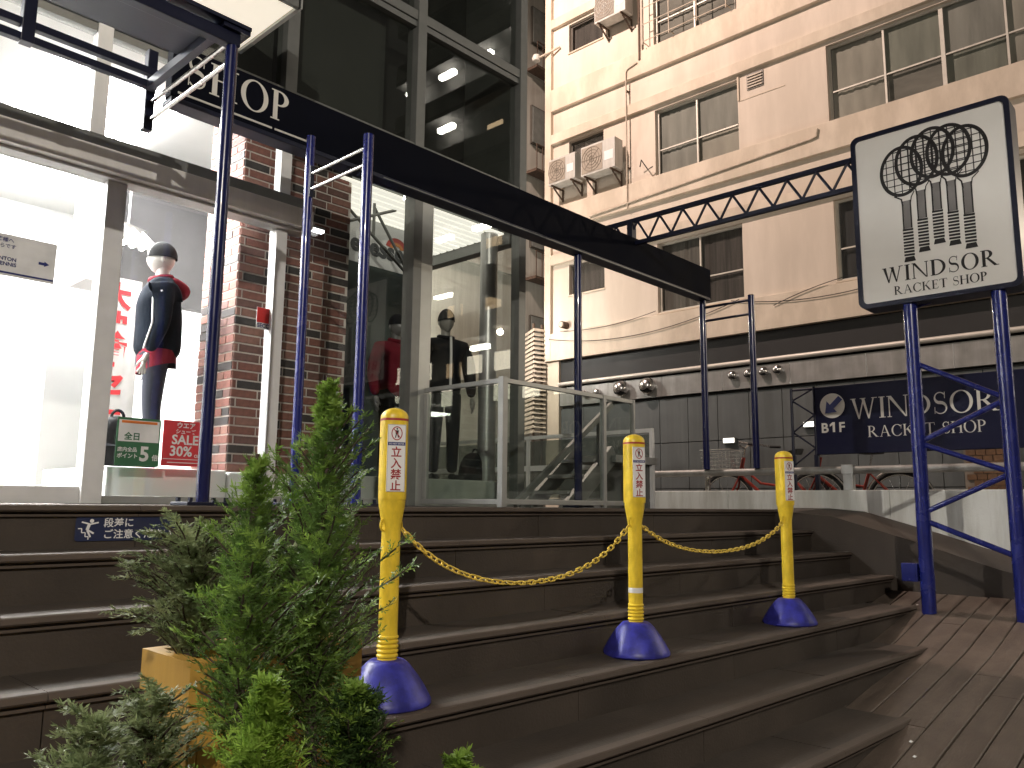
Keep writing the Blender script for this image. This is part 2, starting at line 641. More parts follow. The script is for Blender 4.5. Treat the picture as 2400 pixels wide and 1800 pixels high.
M_ACW = mat('ac casing', (0.60, 0.59, 0.55), 0.5, var=0.06, stain=0.15)
M_ACD = mat('ac grille', (0.22, 0.19, 0.15), 0.6)
M_RUST = mat('rusty steel', (0.10, 0.065, 0.045), 0.8, var=0.4, scale=20)
M_PIPEB = mat('beige pipe', (0.60, 0.52, 0.42), 0.6, stain=0.2)
M_BIKERED = mat('bike red paint', (0.30, 0.030, 0.018), 0.3, coat=0.5)
M_RUBBER = mat('rubber', (0.015, 0.015, 0.015), 0.7)
M_WOOD = mat('bench wood', (0.18, 0.11, 0.06), 0.7, bump=0.2)
M_BACKB = mat('tower wall', (0.10, 0.095, 0.09), 0.85, var=0.1)

# ================================================================== SETTING
RISE, TREAD, Y0 = 0.17, 0.32, 3.44
SKEW = -0.04
def skew(p):
    return (p[0], p[1] + SKEW * (p[0] - 3.0), p[2])

def yk(k):
    return Y0 - TREAD * k

plaza = MB().box(-30, 60, -40, 1.3, -1.6, -1.36).build('plaza', M_PLAZA)
plaza['kind'] = 'structure'
street = MB().quad((7.86, -30, -0.27), (60, -30, -0.27), (60, 40, -0.27), (7.86, 40, -0.27)).build('street', M_STREET)
street['kind'] = 'structure'
terr = MB()
terr.box(-4, 4.3, 3.47, 5.2, -0.25, -0.001)
terr.box(-4, 7.0, 3.47, 4.2, -0.25, -0.002)
terrace = terr.build('terrace', M_TREAD, warp=lambda p: skew(p) if p[1] < 4 else p)
terrace['kind'] = 'structure'
shopfloor = MB().box(-4, 5.62, 5.2, 14, -0.3, -0.004).build('shop_floor', mat('shop floor', (0.45, 0.43, 0.40), 0.35))
shopfloor['kind'] = 'structure'

# ---- stairs: every riser panel, tread slab and nosing is a piece of its own
stairs = structure('stairs')
core = MB()
for k in range(0, 8):
    z1 = -RISE * k - 0.035
    core.box(-4, 6.93, yk(k) + 0.02, yk(k) + 0.6, -1.5, z1)
core.build('core', M_CORE, stairs, warp=skew)
XEND = {4: 6.30, 5: 5.62, 6: 4.36, 7: 3.28}
rnd = random.Random(3)
for k in range(0, 8):
    zt = -RISE * k
    zb = zt - RISE
    y = yk(k)
    off = rnd.uniform(0, 1.1)
    xs = [-4.0]
    while xs[-1] < 6.95:
        xs.append(min(6.95, (xs[-1] + 1.22) if len(xs) > 1 else -4.0 + 0.3 + off))
    for a, b in zip(xs[:-1], xs[1:]):
        if b - a < 0.05:
            continue
        d = rnd.uniform(-0.0015, 0.0015)
        MB().box(a + 0.002, b - 0.002, y + d, y + 0.03, zb - 0.003, zt - 0.045).build('riser_panel', M_STEP, stairs, warp=skew)
        if k > 0 and a < XEND.get(k, 99):
            MB().box(a + 0.002, min(b, XEND.get(k, 99) + 0.2) - 0.002, y - 0.004, y + TREAD + 0.002, zt - 0.034, zt - 0.002 + d).build('tread_slab', M_TREAD, stairs, warp=skew)
        # nosing: lipped strip with a shadow groove under it; it stops where the boardwalk rises to meet it
        b = min(b, XEND.get(k, 99) + 0.16)
        if b - a < 0.05:
            continue
        n = MB()
        n.prism([(y - 0.030, zt - 0.018), (y - 0.024, zt - 0.002), (y - 0.018, zt + 0.002), (y + 0.028, zt + 0.002),
                 (y + 0.028, zt - 0.03), (y - 0.006, zt - 0.03), (y - 0.006, zt - 0.022), (y - 0.026, zt - 0.024)], 'x', a + 0.001, b - 0.001)
        n.box(a + 0.001, b - 0.001, y - 0.014, y + 0.026, zt - 0.044, zt - 0.035)
        n.build('nosing', M_NOSE, stairs, warp=skew)

# ---- sloping boardwalk on the right, plank by plank
def ramp_z(x):
    pts = [(1.5, -1.36), (2.2, -1.35), (3.3, -1.20), (4.4, -1.03), (5.7, -0.85), (6.35, -0.72), (7.0, -0.61), (7.7, -0.55)]
    for (x0, z0), (x1, z1) in zip(pts[:-1], pts[1:]):
        if x <= x1:
            return z0 + (z1 - z0) * max(0, (x - x0)) / (x1 - x0)
    return pts[-1][1]
boardwalk = structure('boardwalk_ramp')
rnd = random.Random(11)
PWID = 0.142
yy = -2.2
row = 0
while yy < 2.42:
    xs = [1.7 + (0.9 if row % 2 else 0.0)]
    while xs[-1] < 7.66:
        xs.append(min(7.66, xs[-1] + rnd.choice((1.8, 2.4))))
    if yy < 1.1:
        xs = [1.55] + xs
    for a, b in zip(xs[:-1], xs[1:]):
        m = MB()
        n = max(2, int((b - a) / 0.25))
        vs, fs = [], []
        dz = rnd.uniform(-0.002, 0.002)
        for i in range(n + 1):
            x = a + 0.002 + (b - a - 0.004) * i / n
            z = ramp_z(x) + dz
            vs += [(x, yy + 0.004, z - 0.03), (x, yy + 0.004, z - 0.004), (x, yy + 0.009, z), (x, yy + PWID - 0.009, z), (x, yy + PWID - 0.004, z - 0.004), (x, yy + PWID - 0.004, z - 0.03)]
        for i in range(n):
            for j in range(6):
                fs.append((i * 6 + j, i * 6 + (j + 1) % 6, (i + 1) * 6 + (j + 1) % 6, (i + 1) * 6 + j))
        fs += [tuple(range(6)), tuple(range(n * 6 + 5, n * 6 - 1, -1))]
        m.add(vs, fs)
        m.build('plank', M_PLANK, boardwalk)
    yy += PWID
    row += 1
# sloping brown flank beside the top steps
fl = [(0.2, -0.55), (1.0, -0.53), (1.55, -0.40), (2.15, -0.21), (2.78, -0.03), (3.1, -0.004), (3.5, -0.003)]
side_ramp = MB()
for (ya, za), (yb2, zb2) in zip(fl[:-1], fl[1:]):
    side_ramp.add([(6.93, ya, za - 0.02), (7.70, ya, za + 0.02), (7.70, yb2, zb2 + 0.02), (6.93, yb2, zb2 - 0.02),
                   (6.93, ya, -1.3), (7.70, ya, -1.3), (7.70, yb2, -1.3), (6.93, yb2, -1.3)],
                  [(0, 1, 2, 3), (0, 3, 7, 4), (1, 5, 6, 2)])
sr = side_ramp.build('ramp_flank', M_STEP)
sr['kind'] = 'structure'

# ---- white parapet wall beside the street
pw = thing('parapet_wall', (7.7, 2.5, -0.6), 'low stained white parapet wall behind the sign tower and the steps', 'wall')
for a, b in ((-1.5, 0.9), (0.904, 2.55), (2.554, 4.15), (4.154, 5.6)):
    MB().box(7.70, 7.84, a, b, -1.2, 0.185).build('wall_panel', M_CONC, pw, bevel=0.006)
gr = thing('guard_rail', (7.77, 3, 0.185), 'pale steel guard beam running above the white parapet wall', 'guard rail')
MB().cyl((7.77, -1.5, 0.375), (7.77, 5.6, 0.375), 0.036, 16).build('beam', mat('galvanised beam', (0.36, 0.355, 0.34), 0.5, 0.3, var=0.1, stain=0.25), gr, smooth=True)
for yb_ in (0.4, 2.93, 5.35):
    b = MB().box(7.735, 7.805, yb_ - 0.045, yb_ + 0.045, 0.186, 0.34)
    b.box(7.725, 7.815, yb_ - 0.055, yb_ + 0.055, 0.334, 0.425)
    b.build('bracket', M_STEELDULL, gr, bevel=0.004)

# ================================================================== BEIGE BUILDING
S = 15.0 / 16.5
def bz(z):
    return (z - 0.02) * S + 0.02
def by(y):
    return y * S
XB = 15.0
beige = thing('beige_apartment_building', (15, 6, -0.27), 'tall pale beige building with sliding windows and wall mounted air conditioners', 'building')

def holed_wall(x, y0, y1, z0, z1, holes, depth):
    ys = sorted({y0, y1, *[h[0] for h in holes], *[h[1] for h in holes]})
    zs = sorted({z0, z1, *[h[2] for h in holes], *[h[3] for h in holes]})
    mb = MB()
    for a, b in zip(ys[:-1], ys[1:]):
        for c, d in zip(zs[:-1], zs[1:]):
            my, mz = (a + b) / 2, (c + d) / 2
            if any(h[0] < my < h[1] and h[2] < mz < h[3] for h in holes):
                continue
            mb.quad((x, a, c), (x, a, d), (x, b, d), (x, b, c))
    for h in holes:
        a, b, c, d = h
        e = x + depth
        mb.quad((x, a, c), (x, b, c), (e, b, c), (e, a, c))
        mb.quad((x, a, d), (e, a, d), (e, b, d), (x, b, d))
        mb.quad((x, a, c), (e, a, c), (e, a, d), (x, a, d))
        mb.quad((x, b, c), (x, b, d), (e, b, d), (e, b, c))
    return mb

# windows as (y_right, y_left, z_bottom, z_top, kind, panes)
WINS = []
for st in (-1, 0, 1, 2):
    dz = 3.5 * st
    WINS.append((12.23, 13.41, 9.10 + dz, 9.95 + dz, 'small', 1))
    WINS.append((8.34, 10.62, 8.17 + dz, 9.93 + dz, 'slide', 2))
    WINS.append((1.75, 6.26, 8.17 + dz, 9.93 + dz, 'big', 4))
holes = [(by(w[0]), by(w[1]), bz(w[2]), bz(w[3])) for w in WINS]
ZTOP = bz(18.5)
YL, YR = by(14.2), -1.5
wall = holed_wall(XB, YR, YL, bz(3.85), ZTOP, holes, 0.16)
wall.quad((XB, YL, -0.27), (XB, YL, ZTOP), (XB + 10, YL, ZTOP), (XB + 10, YL, -0.27))
wall.quad((XB, YR, ZTOP), (XB, YL, ZTOP), (XB + 10, YL, ZTOP), (XB + 10, YR, ZTOP))
wall.quad((XB, YR, -0.27), (XB + 10, YR, -0.27), (XB + 10, YR, ZTOP), (XB, YR, ZTOP))
wall.build('wall', M_BEIGE, beige, fix=False)
for st in (-1, 0, 1, 2):
    dz = 3.5 * st
    if st >= 0:
        MB().box(XB - 0.10, XB + 0.02, YR, by(13.98), bz(7.50 + dz), bz(8.15 + dz)).build('floor_band', M_BEIGE2, beige, bevel=0.008)
    MB().box(XB - 0.10, XB + 0.02, YR, by(13.98), bz(10.02 + dz), bz(10.30 + dz)).build('lintel_band', M_BEIGE2, beige, bevel=0.008)
MB().box(XB - 0.10, XB + 0.02, YR, by(13.98), bz(3.85), bz(4.60)).build('floor_band', M_BEIGE2, beige, bevel=0.008)
MB().box(XB - 0.104, XB + 0.02, by(13.98), YL + 0.002, bz(3.85), ZTOP).build('corner_pilaster', M_BEIGE2, beige, bevel=0.008)

CURL = [mat('curtain grey', (0.34, 0.33, 0.30), 0.8, var=0.25, scale=1.6, stretch=(1, 3, 0.4)),
        mat('curtain sage', (0.27, 0.275, 0.235), 0.8, var=0.3, scale=1.4, stretch=(1, 3, 0.5)),
        mat('curtain sand', (0.42, 0.39, 0.34), 0.8, var=0.2, scale=1.8, stretch=(1, 2, 0.5)),
        mat('blind taupe', (0.24, 0.225, 0.20), 0.8, var=0.3, scale=1.2, stretch=(1, 1, 3))]
CURD = [mat('curtain umber', (0.075, 0.065, 0.06), 0.8, var=0.5, scale=3, stretch=(1, 6, 0.3)),
        mat('curtain slate', (0.045, 0.046, 0.05), 0.8, var=0.5, scale=3, stretch=(1, 5, 0.3)),
        mat('curtain dun', (0.15, 0.135, 0.12), 0.8, var=0.4, scale=3, stretch=(1, 6, 0.3))]
for wi, w in enumerate(WINS):
    a, b, c, d = by(w[0]), by(w[1]), bz(w[2]), bz(w[3])
    x = XB + 0.09
    fr = MB()
    t = 0.05
    fr.box(x, x + 0.05, a, a + t, c, d).box(x, x + 0.05, b - t, b, c, d)
    fr.box(x, x + 0.05, a + t, b - t, c, c + t).box(x, x + 0.05, a + t, b - t, d - t, d)
    low = w[3] < 7
    win = fr.build('window', M_WINF if w[4] != 'small' else M_WINDK, beige)
    n = w[5]
    ww = (b - a - 2 * t) / n
    for i in range(n):
        p0 = a + t + ww * i
        MB().box(x + 0.018, x + 0.026, p0 + 0.02, p0 + ww - 0.02, c + t, d - t).build('pane', M_WINGL, win)
        if i > 0:
            MB().box(x - 0.004, x + 0.046, p0 - (0.035 if i == 2 else 0.018), p0 + (0.035 if i == 2 else 0.018), c + t, d - t).build('mullion', M_WINF, win)
        if w[4] != 'small':
            zc = c + (d - c) * 0.40
            MB().box(x + 0.004, x + 0.04, p0 + 0.02, p0 + ww - 0.02, zc - 0.014, zc + 0.014).build('glazing_bar', M_WINF, win)
    # curtains and blinds behind, one per pane, no two alike
    rr = random.Random(wi * 7 + 1)
    for i in range(n):
        pa, pb_ = a + t + ww * i, a + t + ww * (i + 1)
        dark = low or w[4] == 'small'
        mt = rr.choice(CURD if dark else CURL)
        if rr.random() < 0.45 and not dark:
            zlow = c + (d - c) * rr.choice((0.0, 0.12, 0.42))
            MB().box(x + 0.07, x + 0.076, pa, pb_, zlow, d).build('roller_blind', mt, win)
            MB().box(x + 0.10, x + 0.106, pa, pb_, c, zlow + 0.02).build('lower_shade', rr.choice(CURL), win)
        else:
            k = max(5, int((pb_ - pa) / 0.07))
            vs = []
            for q in range(k + 1):
                yy_ = pa + (pb_ - pa) * q / k
                xx = x + 0.08 + (0.014 if q % 2 else 0.0) + rr.uniform(-0.008, 0.008)
                vs += [(xx, yy_, c), (xx, yy_, d)]
            MB().add(vs, [(2 * q, 2 * q + 2, 2 * q + 3, 2 * q + 1) for q in range(k)]).build('curtain', mt, win, smooth=True, fix=False)
    MB().box(XB - 0.03, XB + 0.10, a - 0.02, b + 0.02, c - 0.035, c - 0.003).build('sill', M_BEIGE2, win)

# vent grille in its flush frame
vg = MB()
a, b, c, d = by(7.72), by(8.08), bz(9.58), bz(9.92)
box_ = MB().box(XB - 0.02, XB - 0.002, a - 0.02, b + 0.02, c - 0.02, d + 0.02).build('vent_grille', M_WINDK, beige)
for i in range(5):
    zc = c + (d - c) * (i + 0.5) / 5
    MB().box(XB - 0.045, XB - 0.021, a, b, zc - 0.02, zc + 0.006).build('slat', M_PIPEB, box_)
fm = MB()
fm.box(XB - 0.012, XB, by(7.2), by(8.32), bz(9.36), bz(9.38)).box(XB - 0.03, XB, by(8.30), by(8.34), bz(9.38), bz(10.0))
fm.build('vent_surround', M_BEIGE2, beige)

# ground floor: black soffit strip, steel band, dark cladding panels
MB().box(XB + 0.05, XB + 0.3, YR, by(13.75), bz(3.22), bz(3.86)).build('soffit_strip', M_BLACK, beige)
MB().box(XB - 0.02, XB + 0.3, by(13.75), YL, -0.27, bz(3.85)).build('end_pier', M_BEIGE2, beige)
MB().cyl((XB - 0.02, YR, bz(3.2)), (XB - 0.02, by(13.75), bz(3.2)), 0.05, 12).build('eaves_pipe', mat('eaves pipe', (0.62, 0.58, 0.52), 0.45, 0.3, var=0.06), beige, smooth=True)
yy = by(13.74)
i = 0
while yy > -0.1:
    w_ = 1.45
    MB().box(XB + 0.0, XB + 0.2, yy - w_ + 0.006, yy, bz(2.62), bz(3.10)).build('steel_band_sheet', M_STEELDULL, beige, bevel=0.004)
    yy -= w_
yy = by(13.74)
while yy > -0.9:
    for z0, z1 in ((-0.27, bz(0.42)), (bz(0.43), bz(1.50)), (bz(1.51), bz(2.56))):
        MB().box(XB + 0.06, XB + 0.2, yy - 0.70 + 0.012, yy, z0, z1 - 0.008).build('cladding_panel', M_PANEL, beige, bevel=0.004)
    yy -= 0.70
MB().box(XB + 0.12, XB + 0.4, YR, by(13.74), -0.27, bz(2.6)).build('cladding_backing', M_BLACK, beige)
MB().box(XB + 0.3, XB + 9, YR, by(14.1), -0.27, bz(3.85)).build('ground_floor_core', M_BLACK, beige)

# dome vents on the steel band
def dome(yc, zc, r, label):
    prof = []
    t = thing('dome_vent', (XB - 0.002, yc, zc), label, 'vent', 'round steel vent hoods on the ground floor band')
    mb = MB()
    n, m = 20, 8
    vs, fs = [], []
    for j in range(m + 1):
        ph = math.pi / 2 * j / m
        for i in range(n):
            a_ = 2 * math.pi * i / n
            vs.append((XB - 0.004 - 0.06 - r * math.sin(ph), yc + r * math.cos(ph) * math.cos(a_), zc + r * math.cos(ph) * math.sin(a_)))
    for j in range(m):
        for i in range(n):
            q = (i + 1) % n
            if j < 5 and math.sin(2 * math.pi * (i + 0.5) / n) < -0.5:
                continue            # open mouth facing down
            fs.append((j * n + i, j * n + q, (j + 1) * n + q, (j + 1) * n + i))
    mb.add(vs, fs)
    mb.build('hood', M_CHROME, t, smooth=True, fix=False)
    MB().cyl((XB - 0.001, yc, zc), (XB - 0.064, yc, zc), r, 20).build('collar', M_CHROME, t, smooth=True)
    MB().cyl((XB - 0.065, yc, zc), (XB - 0.09, yc, zc), r * 0.8, 16).build('throat', M_BLACK, t)
for yc, zc, r, l in ((11.69, 2.90, 0.185, 'left one of the two large steel dome vents on the grey building band'),
                     (10.92, 2.90, 0.185, 'right one of the two large steel dome vents on the grey building band'),
                     (12.45, 2.88, 0.085, 'small dome vent just left of the two large dome vents'),
                     (12.85, 2.88, 0.085, 'small dome vent seen beside the tall blue post, far left'),
                     (8.66, 2.93, 0.095, 'first small dome vent from the left in the row of four'),
                     (8.28, 2.93, 0.095, 'second small dome vent in the row of four, beside a blue post'),
                     (7.92, 2.94, 0.095, 'third small dome vent from the left in the row of four'),
                     (7.60, 2.95, 0.095, 'rightmost small dome vent in the row of four')):
    dome(by(yc), bz(zc), r, l)

# air conditioners
def aircon(yr, yl, z0, h, label, fan=False, dp=0.32):
    t = thing('air_conditioner', (XB - 0.2, (yr + yl) / 2, z0), label, 'air conditioner', 'outdoor air conditioner units on the beige wall')
    x0 = XB - 0.12 - dp
    MB().box(x0, XB - 0.12, yr, yl, z0, z0 + h).build('casing', M_ACW, t, bevel=0.012)
    w_ = yl - yr
    MB().box(x0 - 0.008, x0 - 0.001, yr + w_ * 0.36, yl - 0.03, z0 + 0.05, z0 + h - 0.05).build('front_grille', M_ACD if fan else mat('ac front', (0.36, 0.31, 0.25), 0.6, var=0.1, scale=40), t)
    cy_, cz_ = yr + w_ * 0.67, z0 + h * 0.5
    g = MB()
    for q in range(4):
        g.tube([(x0 - 0.014, cy_ + math.cos(a_) * h * (0.1 + 0.1 * q), cz_ + math.sin(a_) * h * (0.1 + 0.1 * q)) for a_ in [2 * math.pi * i / 24 for i in range(24)]], 0.005, 5, True)
    for q in range(8):
        a_ = math.pi * q / 4
        g.cyl((x0 - 0.014, cy_, cz_), (x0 - 0.014, cy_ + math.cos(a_) * h * 0.4, cz_ + math.sin(a_) * h * 0.4), 0.004, 5)
    g.build('fan_guard', M_ACD if not fan else M_ACW, t)
    MB().box(x0 - 0.006, x0 - 0.001, yr + 0.05, yr + w_ * 0.30, z0 + h * 0.30, z0 + h * 0.60).build('label_plate', M_STICK, t)
    for yy_ in (yr + 0.12, yl - 0.12):
        m = MB()
        m.bar((XB - 0.005, yy_, z0 - 0.02), (x0 - 0.03, yy_, z0 - 0.02), 0.035, 0.035)
        m.bar((XB - 0.005, yy_, z0 - 0.30), (x0 + 0.06, yy_, z0 - 0.05), 0.03, 0.03)
        m.bar((XB - 0.015, yy_, z0 - 0.32), (XB - 0.015, yy_, z0 - 0.02), 0.03, 0.03)
        m.build('bracket', M_RUST, t)
    return t
aircon(by(12.82), by(13.75), bz(8.62), 0.66, 'left one of two side by side air conditioners below a small dark window')
aircon(by(11.52), by(12.62), bz(8.56), 0.74, 'right one of two side by side air conditioners, beside a thin wall pipe')
aircon(by(11.15), by(12.15), bz(12.72), 0.72, 'topmost air conditioner with round fan grille beside the top small window', fan=True)

def wall_pipe(pts, r, label, m=M_PIPEB, clips=()):
    t = thing('wall_pipe', pts[0], label, 'pipe')
    MB().tube(pts, r, 8).build('pipe', m, t, smooth=True)
    for c in clips:
        MB().box(XB - 0.09, XB + 0.0, c[0] - 0.02, c[0] + 0.02, c[1] - 0.02, c[1] + 0.02).build('clip', M_RUST, t)
    return t
wall_pipe([(XB - 0.12, by(11.05), bz(11.35)), (XB - 0.12, by(11.36), bz(11.28)), (XB - 0.12, by(11.40), bz(11.2)), (XB - 0.12, by(11.40), bz(7.5))], 0.018,
          'thin vertical pipe down the beige wall beside the paired air conditioners', clips=((by(11.4), bz(10.7)), (by(11.4), bz(8.6))))
wall_pipe([(XB - 0.125, by(12.6), bz(7.58)), (XB - 0.125, by(6.62), bz(7.86)), (XB - 0.125, by(6.5), bz(7.88)), (XB - 0.125, by(6.47), bz(8.05))], 0.022,
          'thin near horizontal conduit along the beige wall above the lattice truss', clips=((by(11.4), bz(7.63)), (by(9.9), bz(7.70)), (by(8.4), bz(7.77)), (by(7.0), bz(7.84))))
wall_pipe([(XB - 0.10, by(10.98), bz(13.8)), (XB - 0.10, by(10.98), bz(11.4))], 0.03, 'pair of vertical rusty pipes left of the barred top window', M_RUST)
wall_pipe([(XB - 0.12, by(11.0), bz(8.50)), (XB - 0.2, by(10.9), bz(8.62)), (XB - 0.14, by(10.75), bz(8.35)), (XB - 0.12, by(10.62), bz(8.40))], 0.014, 'tangled black hoses between the paired air conditioners and the sliding window', M_RUBBER)
def cable(y0, z0, y1, z1, sag, label):
    pts = []
    for i in range(17):
        u = i / 16
        pts.append((XB - 0.13, by(y0 + (y1 - y0) * u), bz(z0 + (z1 - z0) * u - sag * 4 * u * (1 - u))))
    o = MB().tube(pts, 0.008, 5).build('cable', M_RUBBER, smooth=True)
    tag(o, label, 'cable', 'loose cables below the lower windows')
cable(14.0, 4.45, 8.4, 4.62, 0.35, 'lower black cable sagging under the lower windows, left span')
cable(13.6, 4.62, 10.6, 4.70, 0.12, 'short black cable sagging near the left corner of the beige wall')
cable(8.6, 4.62, 4.0, 4.72, 0.30, 'black cable sagging below the lower windows behind the sign, right span')
cable(7.6, 4.35, 5.2, 4.75, -0.1, 'slanting black cable crossing the beige band near the racket sign')
# drum lamp on the wall near the corner
t = thing('wall_drum', (XB - 0.05, by(13.5), bz(4.78)), 'small brown drum fitting on the beige wall near its left corner', 'fitting')
MB().cyl((XB + 0.01, by(13.5), bz(4.78)), (XB - 0.20, by(13.5), bz(4.78)), 0.085, 18).build('drum', M_RUST, t, smooth=True)
MB().cyl((XB - 0.201, by(13.5), bz(4.78)), (XB - 0.22, by(13.5), bz(4.78)), 0.06, 18).build('cap', M_PIPEB, t, smooth=True)
# corner fitting at the top left of the building
t = thing('corner_lamp', (XB - 0.2, by(14.1), bz(12.75)), 'small round fitting on an arm at the beige corner near the top', 'fitting')
MB().cyl((XB - 0.05, by(13.7), bz(12.9)), (XB - 0.22, by(14.35), bz(12.72)), 0.03, 10).build('arm', M_PIPEB, t, smooth=True)
MB().lathe((XB - 0.22, by(14.42), bz(12.62)), [(0.02, 0), (0.10, 0.03), (0.12, 0.1), (0.09, 0.19), (0.02, 0.22)], 16).build('globe', M_ACW, t, smooth=True)
# window guard of thin bars on the top floor
t = thing('window_guard', (XB - 0.2, by(9.7), bz(11.6)), 'thin pale metal guard rails in front of the top middle window', 'window guard')
for zz in (11.78, 12.25, 12.7, 13.15):
    MB().cyl((XB - 0.22, by(8.45), bz(zz)), (XB - 0.22, by(10.8), bz(zz)), 0.012, 6).build('rail', M_PIPEB, t, smooth=True)
for k in range(4):
    yv = by(8.45 + 2.35 * k / 3)
    MB().cyl((XB - 0.22, yv, bz(11.70)), (XB - 0.22, yv, bz(13.5)), 0.014, 6).build('upright', M_PIPEB, t, smooth=True)
    MB().cyl((XB - 0.22, yv, bz(11.78)), (XB + 0.0, yv, bz(11.78)), 0.012, 6).build('stay', M_PIPEB, t, smooth=True)

# small lit fittings and the tiled entrance on the ground floor
for (yy, zz, l) in ((8.02, 1.35, 'left small bright lamp on the dark cladding behind the blue posts'), (6.33, 1.58, 'right small bright lamp on the dark cladding beside the navy sign')):
    t = thing('cladding_lamp', (XB, yy, zz), l, 'lamp', 'small bright lamps on the dark cladding')
    MB().box(XB - 0.02, XB + 0.05, yy - 0.14, yy + 0.14, zz - 0.06, zz + 0.06).build('housing', M_ALUDARK, t)
    MB().box(XB - 0.026, XB - 0.021, yy - 0.12, yy + 0.12, zz - 0.045, zz + 0.045).build('diffuser', emission('cladding lamp glow', (1.0, 0.97, 0.88), 3.0), t)
t = thing('tiled_entrance', (XB, 3.0, -0.27), 'lit orange brick entrance jamb behind the racket sign posts', 'entrance')
for r in range(14):
    for q in range(4):
        y0_ = 3.02 + 0.15 * q + (0.1 if r % 2 else 0)
        MB().box(XB - 0.06, XB - 0.02, y0_, y0_ + 0.138, -0.2 + 0.1 * r, -0.2 + 0.1 * r + 0.088).build('brick', mat('orange brick', (0.13, 0.07, 0.035), 0.8, var=0.3, scale=20), t)
MB().box(XB - 0.03, XB + 0.0, 3.0, 3.75, -0.25, 1.25).build('mortar', mat('entrance mortar', (0.2, 0.17, 0.14), 0.9), t)
MB().box(XB - 0.09, XB - 0.061, 3.24, 3.36, 0.68, 0.74).build('lamp_diffuser', emission('entrance lamp', (1.0, 0.92, 0.8), 5.0), t)

# ---- brown building further back, seen past the beige corner and through the shop
brown = thing('brown_building', (16, 15.2, -0.27), 'dim brown rendered building behind the glass corner of the shop', 'building')
MB().box(8.5, 24, 15.2, 20, -0.27, 17).build('wall', M_BROWN, brown)
for z in (3.2, 6.4, 9.6, 12.8):
    MB().box(8.5, 24, 15.1, 15.21, z, z + 0.12).build('floor_line', M_BROWN, brown)
    w = MB().box(16.85, 17.45, 15.12, 15.19, z + 1.0, z + 2.2).build('window', M_WINDK, brown)
    MB().box(16.89, 17.41, 15.10, 15.119, z + 1.04, z + 2.16).build('pane', mat('dim pane', (0.25, 0.26, 0.24), 0.2), w)
    bal = MB().box(16.6, 17.9, 14.7, 15.1, z - 0.05, z + 0.03)
    bal.bar((16.6, 14.7, z + 0.75), (17.9, 14.7, z + 0.75), 0.03, 0.03)
    for q in range(6):
        bal.bar((16.62 + q * 0.25, 14.7, z + 0.03), (16.62 + q * 0.25, 14.7, z + 0.75), 0.02, 0.02)
    bal.build('balcony', M_RUST, brown)
# louvred screen at the foot of the beige corner
lv = thing('louvre_screen', (14.9, 13.2, -0.2), 'folded screen of stacked pale louvre blades at the beige building corner', 'louvre')
pl = [(15.35, 14.25), (14.62, 13.0), (14.86, 12.93), (14.97, 12.90)]
for k in range(23):
    z = bz(1.95 + 0.125 * k)
    m = MB()
    for (xa, ya), (xb, yb_) in zip(pl[:-1], pl[1:]):
        m.add([(xa - 0.0, ya, z + 0.04), (xb, yb_, z + 0.04), (xb - 0.05, yb_ - 0.05, z - 0.03), (xa - 0.05, ya - 0.05, z - 0.03),
               (xa, ya, z + 0.055), (xb, yb_, z + 0.055), (xb - 0.05, yb_ - 0.05, z - 0.015), (xa - 0.05, ya - 0.05, z - 0.015)],
              [(0, 1, 2, 3), (4, 5, 6, 7), (3, 2, 6, 7), (0, 1, 5, 4)])
    m.build('blade', M_PIPEB, lv)
m = MB()
for (xa, ya) in pl[:3]:
    m.bar((xa + 0.06, ya + 0.06, -0.27), (xa + 0.06, ya + 0.06, bz(4.9)), 0.05, 0.05)
m.build('post', M_RUST, lv)

# ================================================================== SHOP BUILDING (glass tower)
YG = 5.2
XC = 5.62
TOPZ = 15.0
shop = thing('shop_building', (2, 5.2, 0), 'glass fronted shop building with grey metal frames and dark upper panes', 'building')
# opaque masses
MB().box(-6, XC - 0.25, YG + 0.55, 14, 3.15, TOPZ).build('upper_floors', M_DARKIN, shop)
MB().box(-6, XC, YG - 0.0, 14, TOPZ, TOPZ + 0.5).build('roof_slab', M_BACKB, shop)
MB().box(-4, 3.5, 9.2, 9.4, 0, 3.15).build('back_wall', M_WHITE, shop)
MB().box(-4.2, -4.0, YG, 9.4, 0, 3.15).build('side_wall', M_WHITE, shop)
MB().box(3.50, 3.60, YG + 0.75, 13.9, 0, 3.14).build('partition', M_WHITE, shop)
MB().box(-4, 3.6, YG + 0.05, 9.2, 3.06, 3.149).build('ceiling', M_WHITE, shop)
# grey darker recess at the back with the lighting track in front of it
MB().box(2.50, 3.49, 7.2, 7.3, 1.78, 3.05).build('grey_panel', mat('dark grey panel inside', (0.07, 0.068, 0.07), 0.8), shop)
MB().box(2.28, 2.50, 6.9, 7.3, 1.80, 3.05).build('duct', M_GREYW, shop)
MB().box(1.95, 2.6, 6.55, 6.7, 0.0, 1.33).build('display_wall', M_WHITE, shop)
